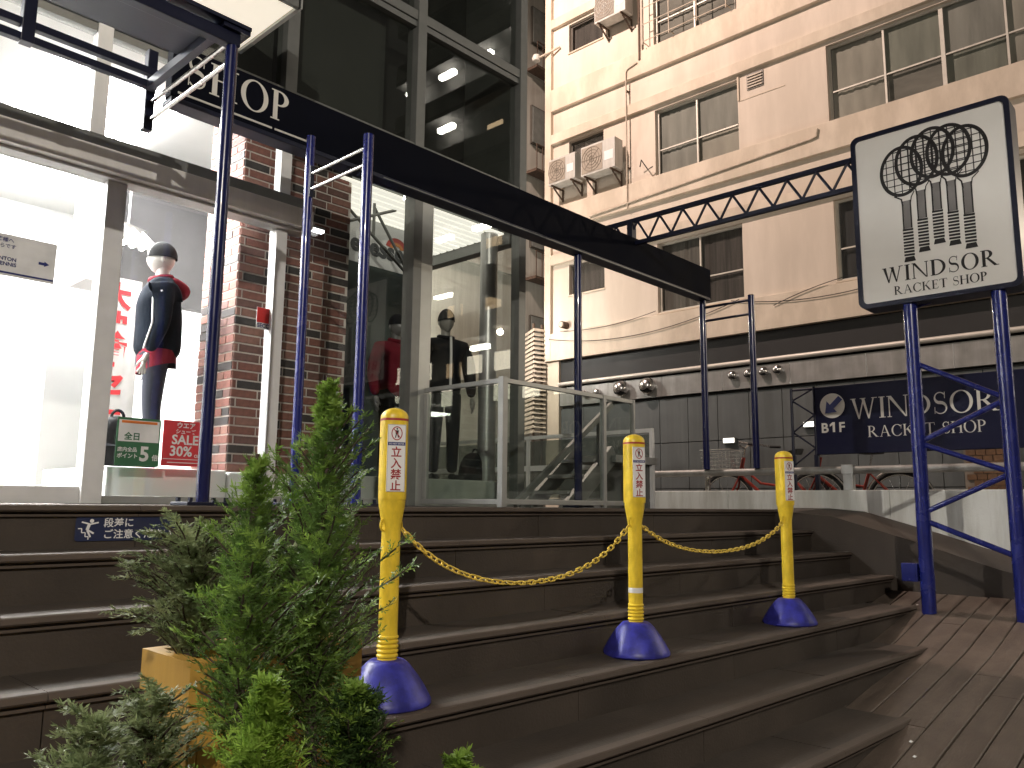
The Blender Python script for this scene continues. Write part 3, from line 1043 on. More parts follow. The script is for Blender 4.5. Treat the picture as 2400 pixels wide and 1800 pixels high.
# upper glazing: two storeys of dark panes
ux = [-2.2, -0.45, 1.28, 3.02, 4.29, XC]
uz = [3.06, 4.30, 7.6, 10.9, 14.2]
for i in range(len(ux) - 1):
    for j in range(len(uz) - 1):
        MB().box(ux[i] + 0.03, ux[i + 1] - 0.03, YG + 0.02, YG + 0.028, uz[j] + 0.03, uz[j + 1] - 0.03).build('upper_pane', M_GLASSUP, shop)
        if i < 3 or (i == 3 and j == 0) or (i == 3):
            xr = ux[i + 1] - (0.25 if i == 3 else 0.05)
            MB().box(ux[i] + 0.05, xr, YG + 0.16, YG + 0.17, uz[j] + 0.02, uz[j + 1] - 0.02).build('blind', M_BLIND, shop)
for x in ux:
    MB().box(x - 0.05, x + 0.05, YG - 0.05, YG + 0.10, 3.06, TOPZ).build('upper_mullion', M_ALUDARK, shop, bevel=0.004)
for z in uz:
    MB().box(-2.2, XC + 0.05, YG - 0.04, YG + 0.09, z - 0.045, z + 0.045).build('upper_transom', M_ALUDARK, shop, bevel=0.004)
    MB().box(-2.2, XC + 0.05, YG - 0.028, YG + 0.05, z - 0.105, z - 0.052).build('transom_groove', M_ALUDARK, shop)
# side wall above ground floor, facing the street
MB().box(XC - 0.05, XC + 0.03, YG + 0.1, 13.9, 3.06, TOPZ).build('side_glazing', M_ALUDARK, shop)
# spandrel strip between fascia level and the upper panes
MB().box(3.02, XC, YG + 0.03, YG + 0.06, 2.80, 3.06).build('spandrel', M_GLASSUP, shop)

# ground floor shop front ----------------------------------------------------
def frame(name, m, *d, bevel=0.004):
    return MB().box(*d).build(name, m, shop, bevel=bevel)
# heavy canopy transom (deep light grey beam)
M_TRANS = mat('transom paint', (0.74, 0.72, 0.69), 0.45, 0.0, var=0.06, stain=0.08)
frame('canopy_transom', M_TRANS, -4, 3.20, YG - 0.16, YG + 0.06, 2.02, 2.16)
frame('canopy_transom_cap', M_ALUDARK, -4, 3.20, YG - 0.12, YG + 0.05, 2.163, 2.25)
frame('canopy_transom_lip', M_WHITEF, -4, 3.20, YG - 0.10, YG + 0.04, 2.00, 2.018)
for x in (-3.2, -1.55, 0.1, 1.70, 3.02):
    frame('mullion', M_WHITEF, x - 0.045, x + 0.045, YG - 0.045, YG + 0.045, 2.252, 3.05)
frame('door_post', M_WHITEF, 1.78, 1.90, YG - 0.06, YG + 0.06, 0.0, 2.0)
frame('door_post', M_WHITEF, 2.965, 3.055, YG - 0.05, YG + 0.05, 0.0, 2.0)
for x in (-3.2, 0.2):
    frame('door_post', M_WHITEF, x - 0.05, x + 0.05, YG - 0.05, YG + 0.05, 0.0, 2.0)
frame('door_rail', M_WHITEF, 0.25, 1.78, YG - 0.03, YG + 0.03, 0.0, 0.10)
frame('door_rail', M_WHITEF, -3.15, 0.15, YG - 0.03, YG + 0.03, 0.0, 0.10)
frame('sill', M_ALU, 1.90, 2.965, YG - 0.04, YG + 0.04, 0.0, 0.05)
frame('sill', M_ALU, 3.055, 4.24, YG - 0.04, YG + 0.04, 0.0, 0.06)
frame('sill', M_ALU, 4.47, XC, YG - 0.04, YG + 0.04, 0.0, 0.06)
# right hand mullions
frame('mullion', M_ALUDARK, 4.24, 4.33, YG - 0.07, YG + 0.07, 0.0, 2.80)
frame('mullion', M_ALU, 4.333, 4.47, YG - 0.05, YG + 0.05, 0.0, 2.80)
frame('corner_mullion', M_ALUDARK, XC - 0.045, XC + 0.05, YG - 0.05, YG + 0.06, 0.0, 3.0)
frame('transom', M_ALUDARK, 3.055, 4.24, YG - 0.04, YG + 0.04, 2.73, 2.80)
frame('transom', M_ALUDARK, 4.47, XC - 0.045, YG - 0.04, YG + 0.04, 2.73, 2.80)
# panes
for a, b, c, d in ((0.25, 1.78, 0.10, 2.0), (1.90, 2.965, 0.05, 2.0), (3.055, 4.24, 0.06, 2.73), (4.47, XC - 0.045, 0.06, 2.73),
                   (-3.15, 0.15, 0.10, 2.0), (1.745, 2.975, 2.252, 3.02), (0.145, 1.655, 2.252, 3.02), (-1.505, 0.055, 2.252, 3.02)):
    MB().box(a, b, YG - 0.004, YG + 0.004, c, d).build('pane', M_GLASS, shop)
# street side glass wall (plane x = XC)
for y0, y1 in ((5.27, 7.4), (7.5, 9.7)):
    MB().box(XC - 0.004, XC + 0.004, y0, y1, 0.06, 2.53).build('side_pane', M_GLASS, shop)
for y in (7.45, 9.75):
    frame('side_mullion', M_ALU, XC - 0.04, XC + 0.04, y - 0.04, y + 0.04, 0.0, 2.9)
frame('side_transom', M_ALUDARK, XC - 0.06, XC + 0.05, 5.27, 9.8, 2.55, 2.65)
MB().box(XC - 0.03, XC + 0.02, 5.27, 9.8, 2.66, 3.05).build('side_spandrel', M_ALUDARK, shop)
MB().box(3.6, XC, 9.75, 9.85, 0, 2.9).build('rear_glass', M_GLASS, shop)
# round steel column just inside the glass corner
MB().cyl((5.46, YG + 0.25, 0), (5.46, YG + 0.25, 2.95), 0.085, 24).build('column', M_STEELDULL, shop, smooth=True)
# plinth inside the windows
MB().box(3.62, XC - 0.10, YG + 0.12, 6.6, 0.0, 0.235).build('plinth', mat('plinth', (0.50, 0.52, 0.47), 0.5), shop, bevel=0.01)
MB().box(1.98, 2.78, YG + 0.12, 6.5, 0.0, 0.235).build('plinth', M_WHITE, shop, bevel=0.01)
MB().box(2.80, 3.78, YG + 0.12, 5.98, 0.0, 0.225).build('plinth', M_WHITE, shop, bevel=0.01)

# luminous louvre ceiling over the right bay: glow put into the slats themselves, dark backing above
lum = thing('louvre_ceiling', (4.6, 6.4, 2.66), 'lit white louvre ceiling behind the right shop windows', 'ceiling light')
M_LOUV = emission('louvre glow', (1.0, 0.95, 0.83), 0.95)
MB().box(3.62, XC - 0.07, YG + 0.12, 8.2, 2.76, 2.78).build('backing', M_ALUDARK, lum)
yv = YG + 0.14
while yv < 8.2:
    MB().box(3.62, XC - 0.07, yv, yv + 0.075, 2.655, 2.672).build('slat', M_LOUV, lum)
    yv += 0.105
# interior roof truss in front of it
tr = thing('interior_truss', (4.3, 5.7, 2.5), 'thin dark steel truss bars crossing below the lit louvre ceiling', 'truss')
for p, q in (((3.72, 5.62, 2.66), (4.62, 5.62, 2.06)), ((4.18, 5.62, 2.67), (4.18, 5.62, 2.36)), ((3.78, 5.62, 2.36), (4.42, 5.62, 2.66)), ((4.18, 5.62, 2.62), (4.62, 5.62, 2.06))):
    MB().cyl(p, q, 0.014, 8).build('bar', M_ALUDARK, tr, smooth=True)

# ---- brick pillar behind the left pane
pil = thing('brick_pillar', (3.28, 5.7, 0.2), 'square pillar faced with red and dark bricks behind the shop glass', 'pillar')
PX0, PX1, PY0, PY1, PZ0, PZ1 = 2.80, 3.77, YG + 0.18, YG + 0.72, 0.226, 3.05
MB().box(PX0 + 0.006, PX1 - 0.006, PY0 + 0.005, PY1, PZ0, PZ1).build('mortar_core', mat('mortar', (0.62, 0.56, 0.52), 0.9, bump=0.2), pil)
BR = [mat('brick red', (0.21, 0.088, 0.070), 0.8, var=0.25, scale=25, bump=0.3, bscale=80),
      mat('brick dusky', (0.145, 0.075, 0.066), 0.8, var=0.25, scale=25, bump=0.3, bscale=80),
      mat('brick rose', (0.25, 0.125, 0.10), 0.8, var=0.2, scale=25, bump=0.3, bscale=80),
      mat('brick charcoal', (0.040, 0.034, 0.034), 0.75, var=0.3, scale=25, bump=0.3, bscale=80)]
rb = random.Random(5)
ROWH, GAP = 0.0665, 0.012
protos = {}
def brick_mesh(L, H, D, mi):
    key = (round(L, 3), round(H, 3), round(D, 3), mi)
    if key not in protos:
        m = MB()
        b = 0.004
        m.add([(0, 0, 0), (L, 0, 0), (L, 0, H), (0, 0, H),
               (b, -b, b), (L - b, -b, b), (L - b, -b, H - b), (b, -b, H - b), (0, D, 0), (L, D, 0), (L, D, H), (0, D, H)],
              [(4, 5, 6, 7), (0, 1, 5, 4), (1, 2, 6, 5), (2, 3, 7, 6), (3, 0, 4, 7), (0, 8, 9, 1), (2, 10, 11, 3), (1, 9, 10, 2), (0, 3, 11, 8)])
        me = bpy.data.meshes.new('brick')
        me.from_pydata(m.v, [], m.f)
        me.materials.append(BR[mi])
        protos[key] = me
    return protos[key]
nb = 0
rows = int((PZ1 - PZ0) / ROWH)
P0 = Vector(pil.location)
rest = MB()
for r in range(rows):
    z = PZ0 + r * ROWH + GAP / 2
    x = PX0 + (0.0 if r % 2 == 0 else -0.105)
    odd = 0
    while x < PX1 - 0.02:
        L = 0.215 if (odd + r) % 2 == 0 else 0.150
        odd += 1
        a = max(x, PX0)
        b = min(x + L, PX1)
        if b - a > 0.03:
            mi = rb.choices((0, 1, 2, 3), (5, 3, 3, 3))[0]
            o = bpy.data.objects.new('brick', brick_mesh(b - a - GAP, ROWH - GAP, 0.02, mi))
            COL.objects.link(o)
            o.parent = pil
            o.location = Vector((a + GAP / 2, PY0 + rb.uniform(0, 0.004), z)) - P0
            nb += 1
        x += L
# bricks on the lit left flank (joined: beyond the number of single bricks)
for mi in range(4):
    rb2 = random.Random(90)
    m = MB()
    for r in range(rows):
        z = PZ0 + r * ROWH + GAP / 2
        y = PY0 + 0.002 + (0.0 if r % 2 else -0.1)
        while y < PY1 - 0.02:
            L = 0.21
            a, b = max(y, PY0 + 0.002), min(y + L, PY1)
            pick = rb2.choices((0, 1, 2, 3), (5, 3, 3, 3))[0]
            if b - a > 0.03 and pick == mi:
                m.box(PX0, PX0 + 0.02, a + GAP / 2, b - GAP / 2, z, z + ROWH - GAP)
            y += L
    o = m.build('flank_bricks', BR[mi], pil)
    o['kind'] = 'stuff'

# ---- entrance canopy; the shop light on its soffit is put in as emission
can = thing('entrance_canopy', (0, 4.8, 3.2), 'cream canopy soffit with an added glow, jutting out above the shop entrance', 'canopy')
M_SOFF = mat('cream soffit glow', (0.80, 0.74, 0.62), 0.5, var=0.04, emit=(1.0, 0.90, 0.74), estr=0.75)
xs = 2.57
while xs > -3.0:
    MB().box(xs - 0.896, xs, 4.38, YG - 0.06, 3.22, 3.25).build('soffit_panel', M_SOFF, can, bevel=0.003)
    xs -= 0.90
MB().box(-3.0, 2.585, 4.345, 4.38, 3.20, 3.50).build('fascia', M_ALUDARK, can)
MB().box(2.572, 2.60, 4.345, YG - 0.06, 3.20, 3.50).build('end_plate', M_ALU, can)
MB().box(-3.0, 2.57, 4.38, YG - 0.06, 3.47, 3.50).build('cover', M_ALUDARK, can)

# ---- glass balustrade round the basement stair
YBAL = 4.25
M_BALF = mat('balustrade frame', (0.36, 0.365, 0.35), 0.42, 0.45, var=0.08, scale=10)
bal = thing('glass_balustrade', (4.5, 4.25, 0), 'grey framed glass balustrade around the stairwell beside the shop corner', 'balustrade')
def bbar(*d):
    MB().box(*d).build('frame_bar', M_BALF, bal, bevel=0.003)
xc0, xm, xe = 4.43, 5.70, 6.16
ZT = 0.98
for a, b in ((xc0, xm), (xm, xe)):
    bbar(a + 0.0275, b - 0.02, YBAL - 0.016, YBAL + 0.016, ZT - 0.036, ZT)
    bbar(a + 0.0275, b - 0.02, YBAL - 0.018, YBAL + 0.018, 0.02, 0.06)
    MB().box(a + 0.026, b - 0.02, YBAL - 0.005, YBAL + 0.005, 0.06, ZT - 0.036).build('glass_panel', M_GLASSBAL, bal)
bbar(xc0 - 0.027, xc0 + 0.027, YBAL - 0.027, YBAL + 0.027, 0.0, ZT + 0.010)
bbar(xm - 0.02, xm + 0.02, YBAL - 0.022, YBAL + 0.022, 0.0, ZT + 0.003)
bbar(xe - 0.028, xe + 0.0, YBAL - 0.022, YBAL + 0.022, 0.0, ZT + 0.003)
bbar(xc0 - 0.016, xc0 + 0.016, YBAL + 0.0275, YG - 0.05, ZT - 0.036, ZT)
bbar(xc0 - 0.018, xc0 + 0.018, YBAL + 0.035, YG - 0.05, 0.02, 0.06)
bbar(xc0 - 0.02, xc0 + 0.02, YG - 0.09, YG - 0.05, 0.061, ZT - 0.051)
MB().box(xc0 - 0.005, xc0 + 0.005, YBAL + 0.03, YG - 0.09, 0.06, ZT - 0.05).build('glass_panel', M_GLASSBAL, bal)

# ---- steel stair up/down behind it
st = thing('steel_stair', (5.7, 5.0, -0.9), 'dark steel stair with sloping handrail behind the glass balustrade', 'stair')
for yy in (4.62, 5.08):
    MB().bar((4.9, yy, -0.62), (6.35, yy, 0.52), 0.05, 0.16).build('stringer', M_ALUDARK, st)
for k in range(7):
    u = (k + 0.5) / 7
    x, z = 4.95 + 1.35 * u, -0.56 + 1.06 * u
    MB().box(x - 0.13, x + 0.13, 4.645, 5.055, z, z + 0.03).build('tread', M_STEELDULL, st)
MB().bar((4.95, 4.60, 0.02), (6.30, 4.60, 0.98), 0.04, 0.05).build('handrail', M_ALUDARK, st)
for u in (0.15, 0.85):
    x = 4.95 + 1.35 * u
    MB().bar((x, 4.60, -0.50 + 1.04 * u), (x, 4.60, 0.04 + 0.94 * u), 0.03, 0.03).build('baluster', M_ALUDARK, st)
MB().box(6.3, 7.0, 4.55, 5.15, 0.43, 0.5).build('landing', M_STEELDULL, st)
MB().box(6.9, 7.0, 4.6, 5.1, -1.3, 0.43).build('landing_leg', M_ALUDARK, st)

# ---- white railing of the passage beyond
wr = thing('white_railing', (6.95, 6, 0), 'white metal railing with pale panels seen behind the glass balustrade', 'railing')
MB().box(6.93, 6.97, 4.56, 8.6, 0.76, 0.80).build('top_rail', M_WHITEF, wr)
MB().box(6.935, 6.965, 4.56, 8.6, 0.06, 0.09).build('bottom_rail', M_WHITEF, wr)
for y in (4.575, 6.25, 7.45, 8.58):
    MB().box(6.93, 6.97, y - 0.018, y + 0.018, -0.01, 0.76).build('post', M_WHITEF, wr)
for a, b in ((4.6, 6.22), (6.28, 7.42), (7.48, 8.55)):
    MB().box(6.946, 6.954, a, b, 0.10, 0.74).build('infill_panel', glass('railing infill', (0.5, 0.53, 0.5), 1.5, 0.15, (0.7, 0.72, 0.68)), wr)
    MB().box(6.94, 6.96, a, b, 0.40, 0.46).build('mid_rail', M_WHITEF, wr)
back = MB().box(5.72, 7.69, 4.2, 14, -0.4, -0.012).build('passage_floor', M_TREAD)
back['kind'] = 'structure'

# ================================================================== BLUE PERGOLA
YF, YB = 3.60, 4.41
perg = thing('blue_pergola', (4.5, 4.2, 0), 'dark blue steel frame of posts, rungs and long fascia in front of the shop', 'pergola')
def post(x, y, z0, z1, r=0.030, m=None):
    o = MB().cyl((x, y, z0), (x, y, z1), r, 20).build('post', m or M_BLUE, perg, smooth=True)
    return o
def base_plate(x, y, z, par):
    MB().box(x - 0.11, x + 0.11, y - 0.085, y + 0.085, z, z + 0.016).build('base_plate', M_NAVY, par, bevel=0.003)
    for dx in (-0.085, 0.085):
        for dy in (-0.06, 0.06):
            MB().cyl((x + dx, y + dy, z + 0.016), (x + dx, y + dy, z + 0.036), 0.011, 6).build('bolt', M_NAVY, par)
p1 = post(1.77, YF, 0.0, 2.33, 0.030, M_BLUEDK)
base_plate(1.77, YF, 0.002, p1)
MB().box(1.70, 1.84, YF - 0.05, YF + 0.05, 2.33, 2.352).build('cap_plate', M_NAVY, p1)
p2 = post(2.62, 4.20, 0.0, 2.28, 0.028)
base_plate(2.62, 4.20, 0.002, p2)
p3 = post(2.62, YF, 0.0, 2.10, 0.030)
base_plate(2.62, YF, 0.002, p3)
p5 = post(5.55, YB, 0.0, 2.27, 0.036, M_BLUEDK)
base_plate(5.55, YB, 0.002, p5)
p6 = post(7.74, YB, 0.41, 2.26, 0.036, M_BLUEDK)
p7 = post(7.74, 3.84, 0.41, 2.22, 0.034, M_BLUEDK)
def rung(p, q, r=0.011, m=M_CHROME):
    MB().cyl(p, q, r, 10).build('rung', m, perg, smooth=True)
for z in (2.00, 1.90):
    rung((2.62, YF + 0.02, z + 0.03), (2.62, 4.18, z + 0.03))
for z in (2.31, 2.20):
    rung((1.77, YF + 0.02, z - 0.01), (1.77, 4.56, z - 0.01), 0.0125)
for z in (2.17, 2.02):
    rung((7.74, 3.86, z), (7.74, YB - 0.02, z), 0.014, M_NAVY)
for y_ in (YF + 0.03, 4.17):
    MB().box(2.607, 2.633, y_ - 0.004, y_ + 0.004, 1.88, 2.08).build('rung_flange', M_NAVY, perg)
# hanging stub behind the first post
MB().box(1.735, 1.79, 4.54, 4.60, 2.13, 2.62).build('hanger', M_NAVY, perg, bevel=0.004)
# overhead front beam, navy soffit and back rails over the entrance
MB().box(-2.5, 1.80, YF - 0.03, YF + 0.03, 2.262, 2.328).build('front_beam', M_NAVY, perg, bevel=0.004)
MB().box(-2.5, 1.84, YF - 0.06, YF + 0.10, 2.353, 2.372).build('front_beam_cap', M_NAVY, perg)
MB().box(-2.5, 1.76, YF + 0.10, 4.02, 2.350, 2.385).build('soffit_sheet', M_NAVY, perg)
for z in (2.405, 2.325):
    MB().box(-2.5, 1.735, YB - 0.022, YB + 0.022, z - 0.02, z + 0.02).build('back_rail', M_NAVY, perg, bevel=0.003)
for x in (-1.6, -0.2, 1.08):
    MB().box(x - 0.03, x + 0.03, YB - 0.03, YB + 0.03, 2.30, 2.62).build('rail_post', M_NAVY, perg, bevel=0.003)
for x in (-1.6, 0.3, 1.70):
    MB().box(x - 0.02, x + 0.02, YF, YB, 2.30, 2.348).build('cross_beam', M_NAVY, perg)
# long fascia panel with lettering
fas = MB().box(1.80, 7.84, YB - 0.05, YB + 0.03, 2.29, 2.615).build('fascia', M_FASCIA, perg, bevel=0.005)
MB().box(1.80, 7.80, YB - 0.065, YB + 0.06, 2.255, 2.285).build('fascia_flange', M_NAVY, fas, bevel=0.003)
w, wl = serif_word('SHOP', 0.196, 0.10, 1.2)
w.build('lettering', M_CREAM, fas, (2.555 - wl, YB - 0.05, 2.388), FA, 0.003)
for a, b in ((1.84, 2.13), (2.15, 2.435), (2.455, 2.72)):
    MB().box(a, b, YB - 0.056, YB - 0.051, 2.317, 2.329).build('white_line', M_CREAM, fas)
MB().box(3.3, 7.7, YB - 0.070, YB - 0.066, 2.262, 2.270).build('edge_trim', M_ALUDARK, fas)

# ================================================================== LATTICE TRUSS
XT = 6.40
def sc(y):
    return y * XT / 6.3
trs = thing('lattice_truss', (XT, 3.4, 2.5), 'black zigzag lattice truss linking the blue fascia to the racket sign', 'truss')
ya, yb_ = sc(2.14), sc(4.90)
zb_, zt_ = 2.565, 2.80
MB().bar((XT, ya, zt_), (XT, yb_, zt_), 0.038, 0.038).build('top_chord', M_NAVY, trs)
MB().bar((XT, ya, zb_), (XT, yb_, zb_), 0.038, 0.038).build('bottom_chord', M_NAVY, trs)
n = 11
stepy = (yb_ - ya) / n
for k in range(n):
    y0_ = ya + stepy * k
    MB().cyl((XT, y0_, zb_ + 0.014), (XT, y0_ + stepy / 2, zt_ - 0.014), 0.0120, 8).build('diagonal', M_NAVY, trs, smooth=True)
    MB().cyl((XT, y0_ + stepy / 2, zt_ - 0.014), (XT, y0_ + stepy, zb_ + 0.014), 0.0120, 8).build('diagonal', M_NAVY, trs, smooth=True)
MB().box(XT - 0.035, XT + 0.035, YB - 0.03, YB + 0.03, 2.618, zt_ - 0.016).build('support_post', M_NAVY, trs)

# ================================================================== RACKET SIGN TOWER
sign = thing('racket_shop_sign', (XT, sc(1.57), -0.7), 'square white racket shop sign on two blue posts with zigzag braces', 'sign')
yl_, yr_ = sc(2.21), sc(1.115)
z0_, z1_ = 1.545, 2.95
DP = 0.20
def rrect(y0, y1, z0, z1, r, n=5):
    pts = []
    for cy_, cz_, a0 in ((y1 - r, z1 - r, 0), (y0 + r, z1 - r, 90), (y0 + r, z0 + r, 180), (y1 - r, z0 + r, 270)):
        for i in range(n + 1):
            a_ = math.radians(a0 + 90 * i / n)
            pts.append((cy_ + r * math.cos(a_), cz_ + r * math.sin(a_)))
    return pts
outer = rrect(yr_, yl_, z0_, z1_, 0.06)
inner = rrect(yr_ + 0.036, yl_ - 0.036, z0_ + 0.036, z1_ - 0.036, 0.04)
case = MB()
nn = len(outer)
xf = XT - 0.07
vs = [(xf, *p) for p in outer] + [(xf, *p) for p in inner] + [(xf + DP, *p) for p in outer] + [(xf + 0.02, *p) for p in inner]
fs = []
for i in range(nn):
    j = (i + 1) % nn
    fs += [(i, j, nn + j, nn + i), (i, 2 * nn + i, 2 * nn + j, j), (nn + i, nn + j, 3 * nn + j, 3 * nn + i)]
fs.append(tuple(range(2 * nn, 3 * nn)))
case.add(vs, fs)
case_o = case.build('case', M_NAVY, sign)
face = MB().add([(xf + 0.012, *p) for p in rrect(yr_ + 0.035, yl_ - 0.035, z0_ + 0.035, z1_ - 0.035, 0.04)], [tuple(range(24))]).build('face_panel', M_SIGNW, sign, fix=False)
# artwork: five rackets, drawn in sign units (0..1 across, 0..1.28 up)
SW = yl_ - yr_
U = SW
def art_origin():
    return (xf + 0.012, yl_, z0_)
ink, grey = Flat(), Flat()
RK = [(0.330, 0.930, 0.350, 0.545), (0.430, 0.980, 0.445, 0.595), (0.530, 1.008, 0.540, 0.630), (0.630, 0.998, 0.632, 0.600), (0.725, 0.960, 0.725, 0.560)]
for (cx, cy_, hx, gy) in RK:
    rx, ry = 0.142, 0.182
    ink.ring(cx, cy_, rx, ry, 0.023, 0.023, 0, 360, 48)
    for k in range(-2, 3):
        xx = cx + k * 0.048
        h_ = ry * math.sqrt(max(0, 1 - ((xx - cx) / rx) ** 2)) - 0.012
        ink.line((xx, cy_ - h_), (xx, cy_ + h_), 0.0065)
    for k in range(-3, 4):
        zz = cy_ + k * 0.048
        w_ = rx * math.sqrt(max(0, 1 - ((zz - cy_) / ry) ** 2)) - 0.010
        ink.line((cx - w_, zz), (cx + w_, zz), 0.0065)
    by0 = cy_ - ry
    # throat
    ink.stroke([(cx - 0.055, by0 + 0.012), (hx - 0.030, by0 - 0.02), (hx - 0.024, by0 - 0.07)], [0.010, 0.010, 0.010])
    ink.stroke([(cx + 0.075, by0 + 0.022), (hx + 0.034, by0 - 0.015), (hx + 0.024, by0 - 0.07)], [0.007, 0.007, 0.007])
    gt = gy - 0.03
    grey.rect(hx - 0.021, gt, hx + 0.021, by0 - 0.035)
    ink.rect(hx - 0.030, gt, hx - 0.021, by0 - 0.035)
    ink.rect(hx + 0.021, gt, hx + 0.030, by0 - 0.035)
    # grip windings
    for k in range(9):
        z = gt - 0.022 * k
        ink.poly([(hx - 0.033, z - 0.014), (hx + 0.033, z - 0.018), (hx + 0.034, z - 0.003), (hx - 0.033, z)])
    z = gt - 0.022 * 9
    ink.poly([(hx - 0.027, z), (hx + 0.029, z), (hx + 0.038, z - 0.034), (hx - 0.036, z - 0.034)])
lift0 = 0.0025
FI = Flat().extend(ink, U)
FI.build('racket_emblem', M_INK, face, art_origin(), FB, lift0)
Flat().extend(grey, U).build('racket_shafts', M_GREYINK, face, art_origin(), FB, 0.0015)
w, wl = serif_word('WINDSOR', 0.108 * U, 0.11, 1.25)
w.build('lettering', M_INK, face, (xf + 0.012, yl_ - 0.52 * U + wl / 2, z0_ + 0.158 * U), FB, lift0)
w, wl = serif_word('RACKET SHOP', 0.060 * U, 0.07, 1.25)
w.build('lettering', M_INK, face, (xf + 0.012, yl_ - 0.52 * U + wl / 2, z0_ + 0.068 * U), FB, lift0)
# posts and braces
py = (sc(1.865), sc(1.285))
for y in py:
    MB().cyl((XT, y, ramp_z(XT) - 0.05), (XT, y, z0_ + 0.02), 0.050, 20).build('post', M_BLUE, sign, smooth=True)
zz = [0.98, 0.36, -0.02 + 0.02, -0.42]
def brace(p, q):
    MB().cyl(p, q, 0.020, 12).build('brace', M_BLUE, sign, smooth=True)
brace((XT, py[0], 1.10), (XT, py[1], 0.78))
brace((XT, py[1], 0.78), (XT, py[0], 0.50))
brace((XT, py[0], 0.50), (XT, py[1], 0.27))
brace((XT, py[1], 0.27), (XT, py[0], -0.01))
brace((XT, py[0], -0.06), (XT, py[1], -0.30))
brace((XT + 0.08, py[0] + 0.02, z0_ - 0.01), (XT, py[1], z0_ + 0.10))
bx = thing('junction_box', (XT - 0.02, sc(1.96), -0.6), 'small blue junction box fixed low on the racket sign post', 'junction box')
MB().box(XT - 0.05, XT + 0.04, py[0] + 0.051, py[0] + 0.16, -0.50, -0.37).build('case', M_BLUE, bx, bevel=0.006)
MB().box(XT - 0.056, XT - 0.051, py[0] + 0.062, py[0] + 0.15, -0.49, -0.38).build('lid', M_BLUE, bx)

# ================================================================== B1F SIGN BOARD
XS = 8.10
bs = thing('basement_sign_board', (XS, 2.4, 0.2), 'long navy sign board with white arrow disc and lettering behind the parapet', 'sign')
bd = MB().box(XS, XS + 0.06, 1.10, 3.36, 0.55, 1.235).build('board', mat('sign navy', (0.009, 0.010, 0.034), 0.5, var=0.1, scale=3, spec=0.15), bs, bevel=0.005)
FBS = FB
def bo(y, z):
    return (XS, y, z)
Flat().disc(0, 0, 0.125).build('arrow_disc', M_CREAM, bd, bo(3.185, 1.035), FBS, 0.003)
ar = Flat()
ar.line((0.085, 0.075), (-0.01, -0.015), 0.055)
ar.poly([(-0.075, -0.075), (0.045, -0.065), (-0.055, 0.05)])
ar.build('arrow', M_INKBL, bd, bo(3.185, 1.035), FBS, 0.005)
text('letter', 'B', 0.135, M_CREAM, bd, bo(3.185 + 0.085, 0.77), FBS, 0.003, 'CENTER', 0.0035)
text('letter', 'F', 0.135, M_CREAM, bd, bo(3.185 - 0.085, 0.77), FBS, 0.003, 'CENTER', 0.0035)
Flat().rect(-0.006, 0, 0.018, 0.100).poly([(-0.006, 0.100), (-0.034, 0.078), (-0.034, 0.056), (-0.006, 0.072)]).build('numeral', M_CREAM, bd, bo(3.185, 0.769), FBS, 0.003)
w, wl = serif_word('WINDSOR', 0.203, 0.085)
w.build('lettering', M_CREAM, bd, bo(3.0, 0.885), FBS, 0.003)
w, wl2 = serif_word('RACKET SHOP', 0.108, 0.08)
w.build('lettering', M_CREAM, bd, bo(2.85, 0.703), FBS, 0.003)
Flat().ring(0, 0, 0.15, 0.15, 0.045, 0.045, 60, 330).build('roundel', M_CREAM, bd, bo(1.36, 1.03), FBS, 0.003)
for y in (3.36 + 0.018, 3.62):
    MB().cyl((XS + 0.03, y, 0.40), (XS + 0.03, y, 1.25), 0.016, 10).build('upright', M_NAVY, bs, smooth=True)
MB().cyl((XS + 0.03, 3.37, 1.23), (XS + 0.03, 3.62, 1.23), 0.012, 8).build('crosspiece', M_NAVY, bs, smooth=True)
zs = [0.45, 0.62, 0.79, 0.96, 1.12, 1.23]
for k in range(5):
    a, b = (3.385, 3.615) if k % 2 else (3.615, 3.385)
    MB().cyl((XS + 0.03, a, zs[k]), (XS + 0.03, b, zs[k + 1]), 0.009, 8).build('diagonal', M_NAVY, bs, smooth=True)
for y in (3.62, 3.378, 1.3):
    MB().box(XS + 0.01, XS + 0.05, y - 0.02, y + 0.02, -0.27, 0.55).build('leg', M_NAVY, bs)
# steel pole beside the bicycles
t = MB().cyl((8.02, 4.56, -0.27), (8.02, 4.56, 1.42), 0.028, 14).build('steel_pole', M_CHROME, smooth=True)
tag(t, 'bright bare steel pole standing beside the bicycle basket', 'pole')

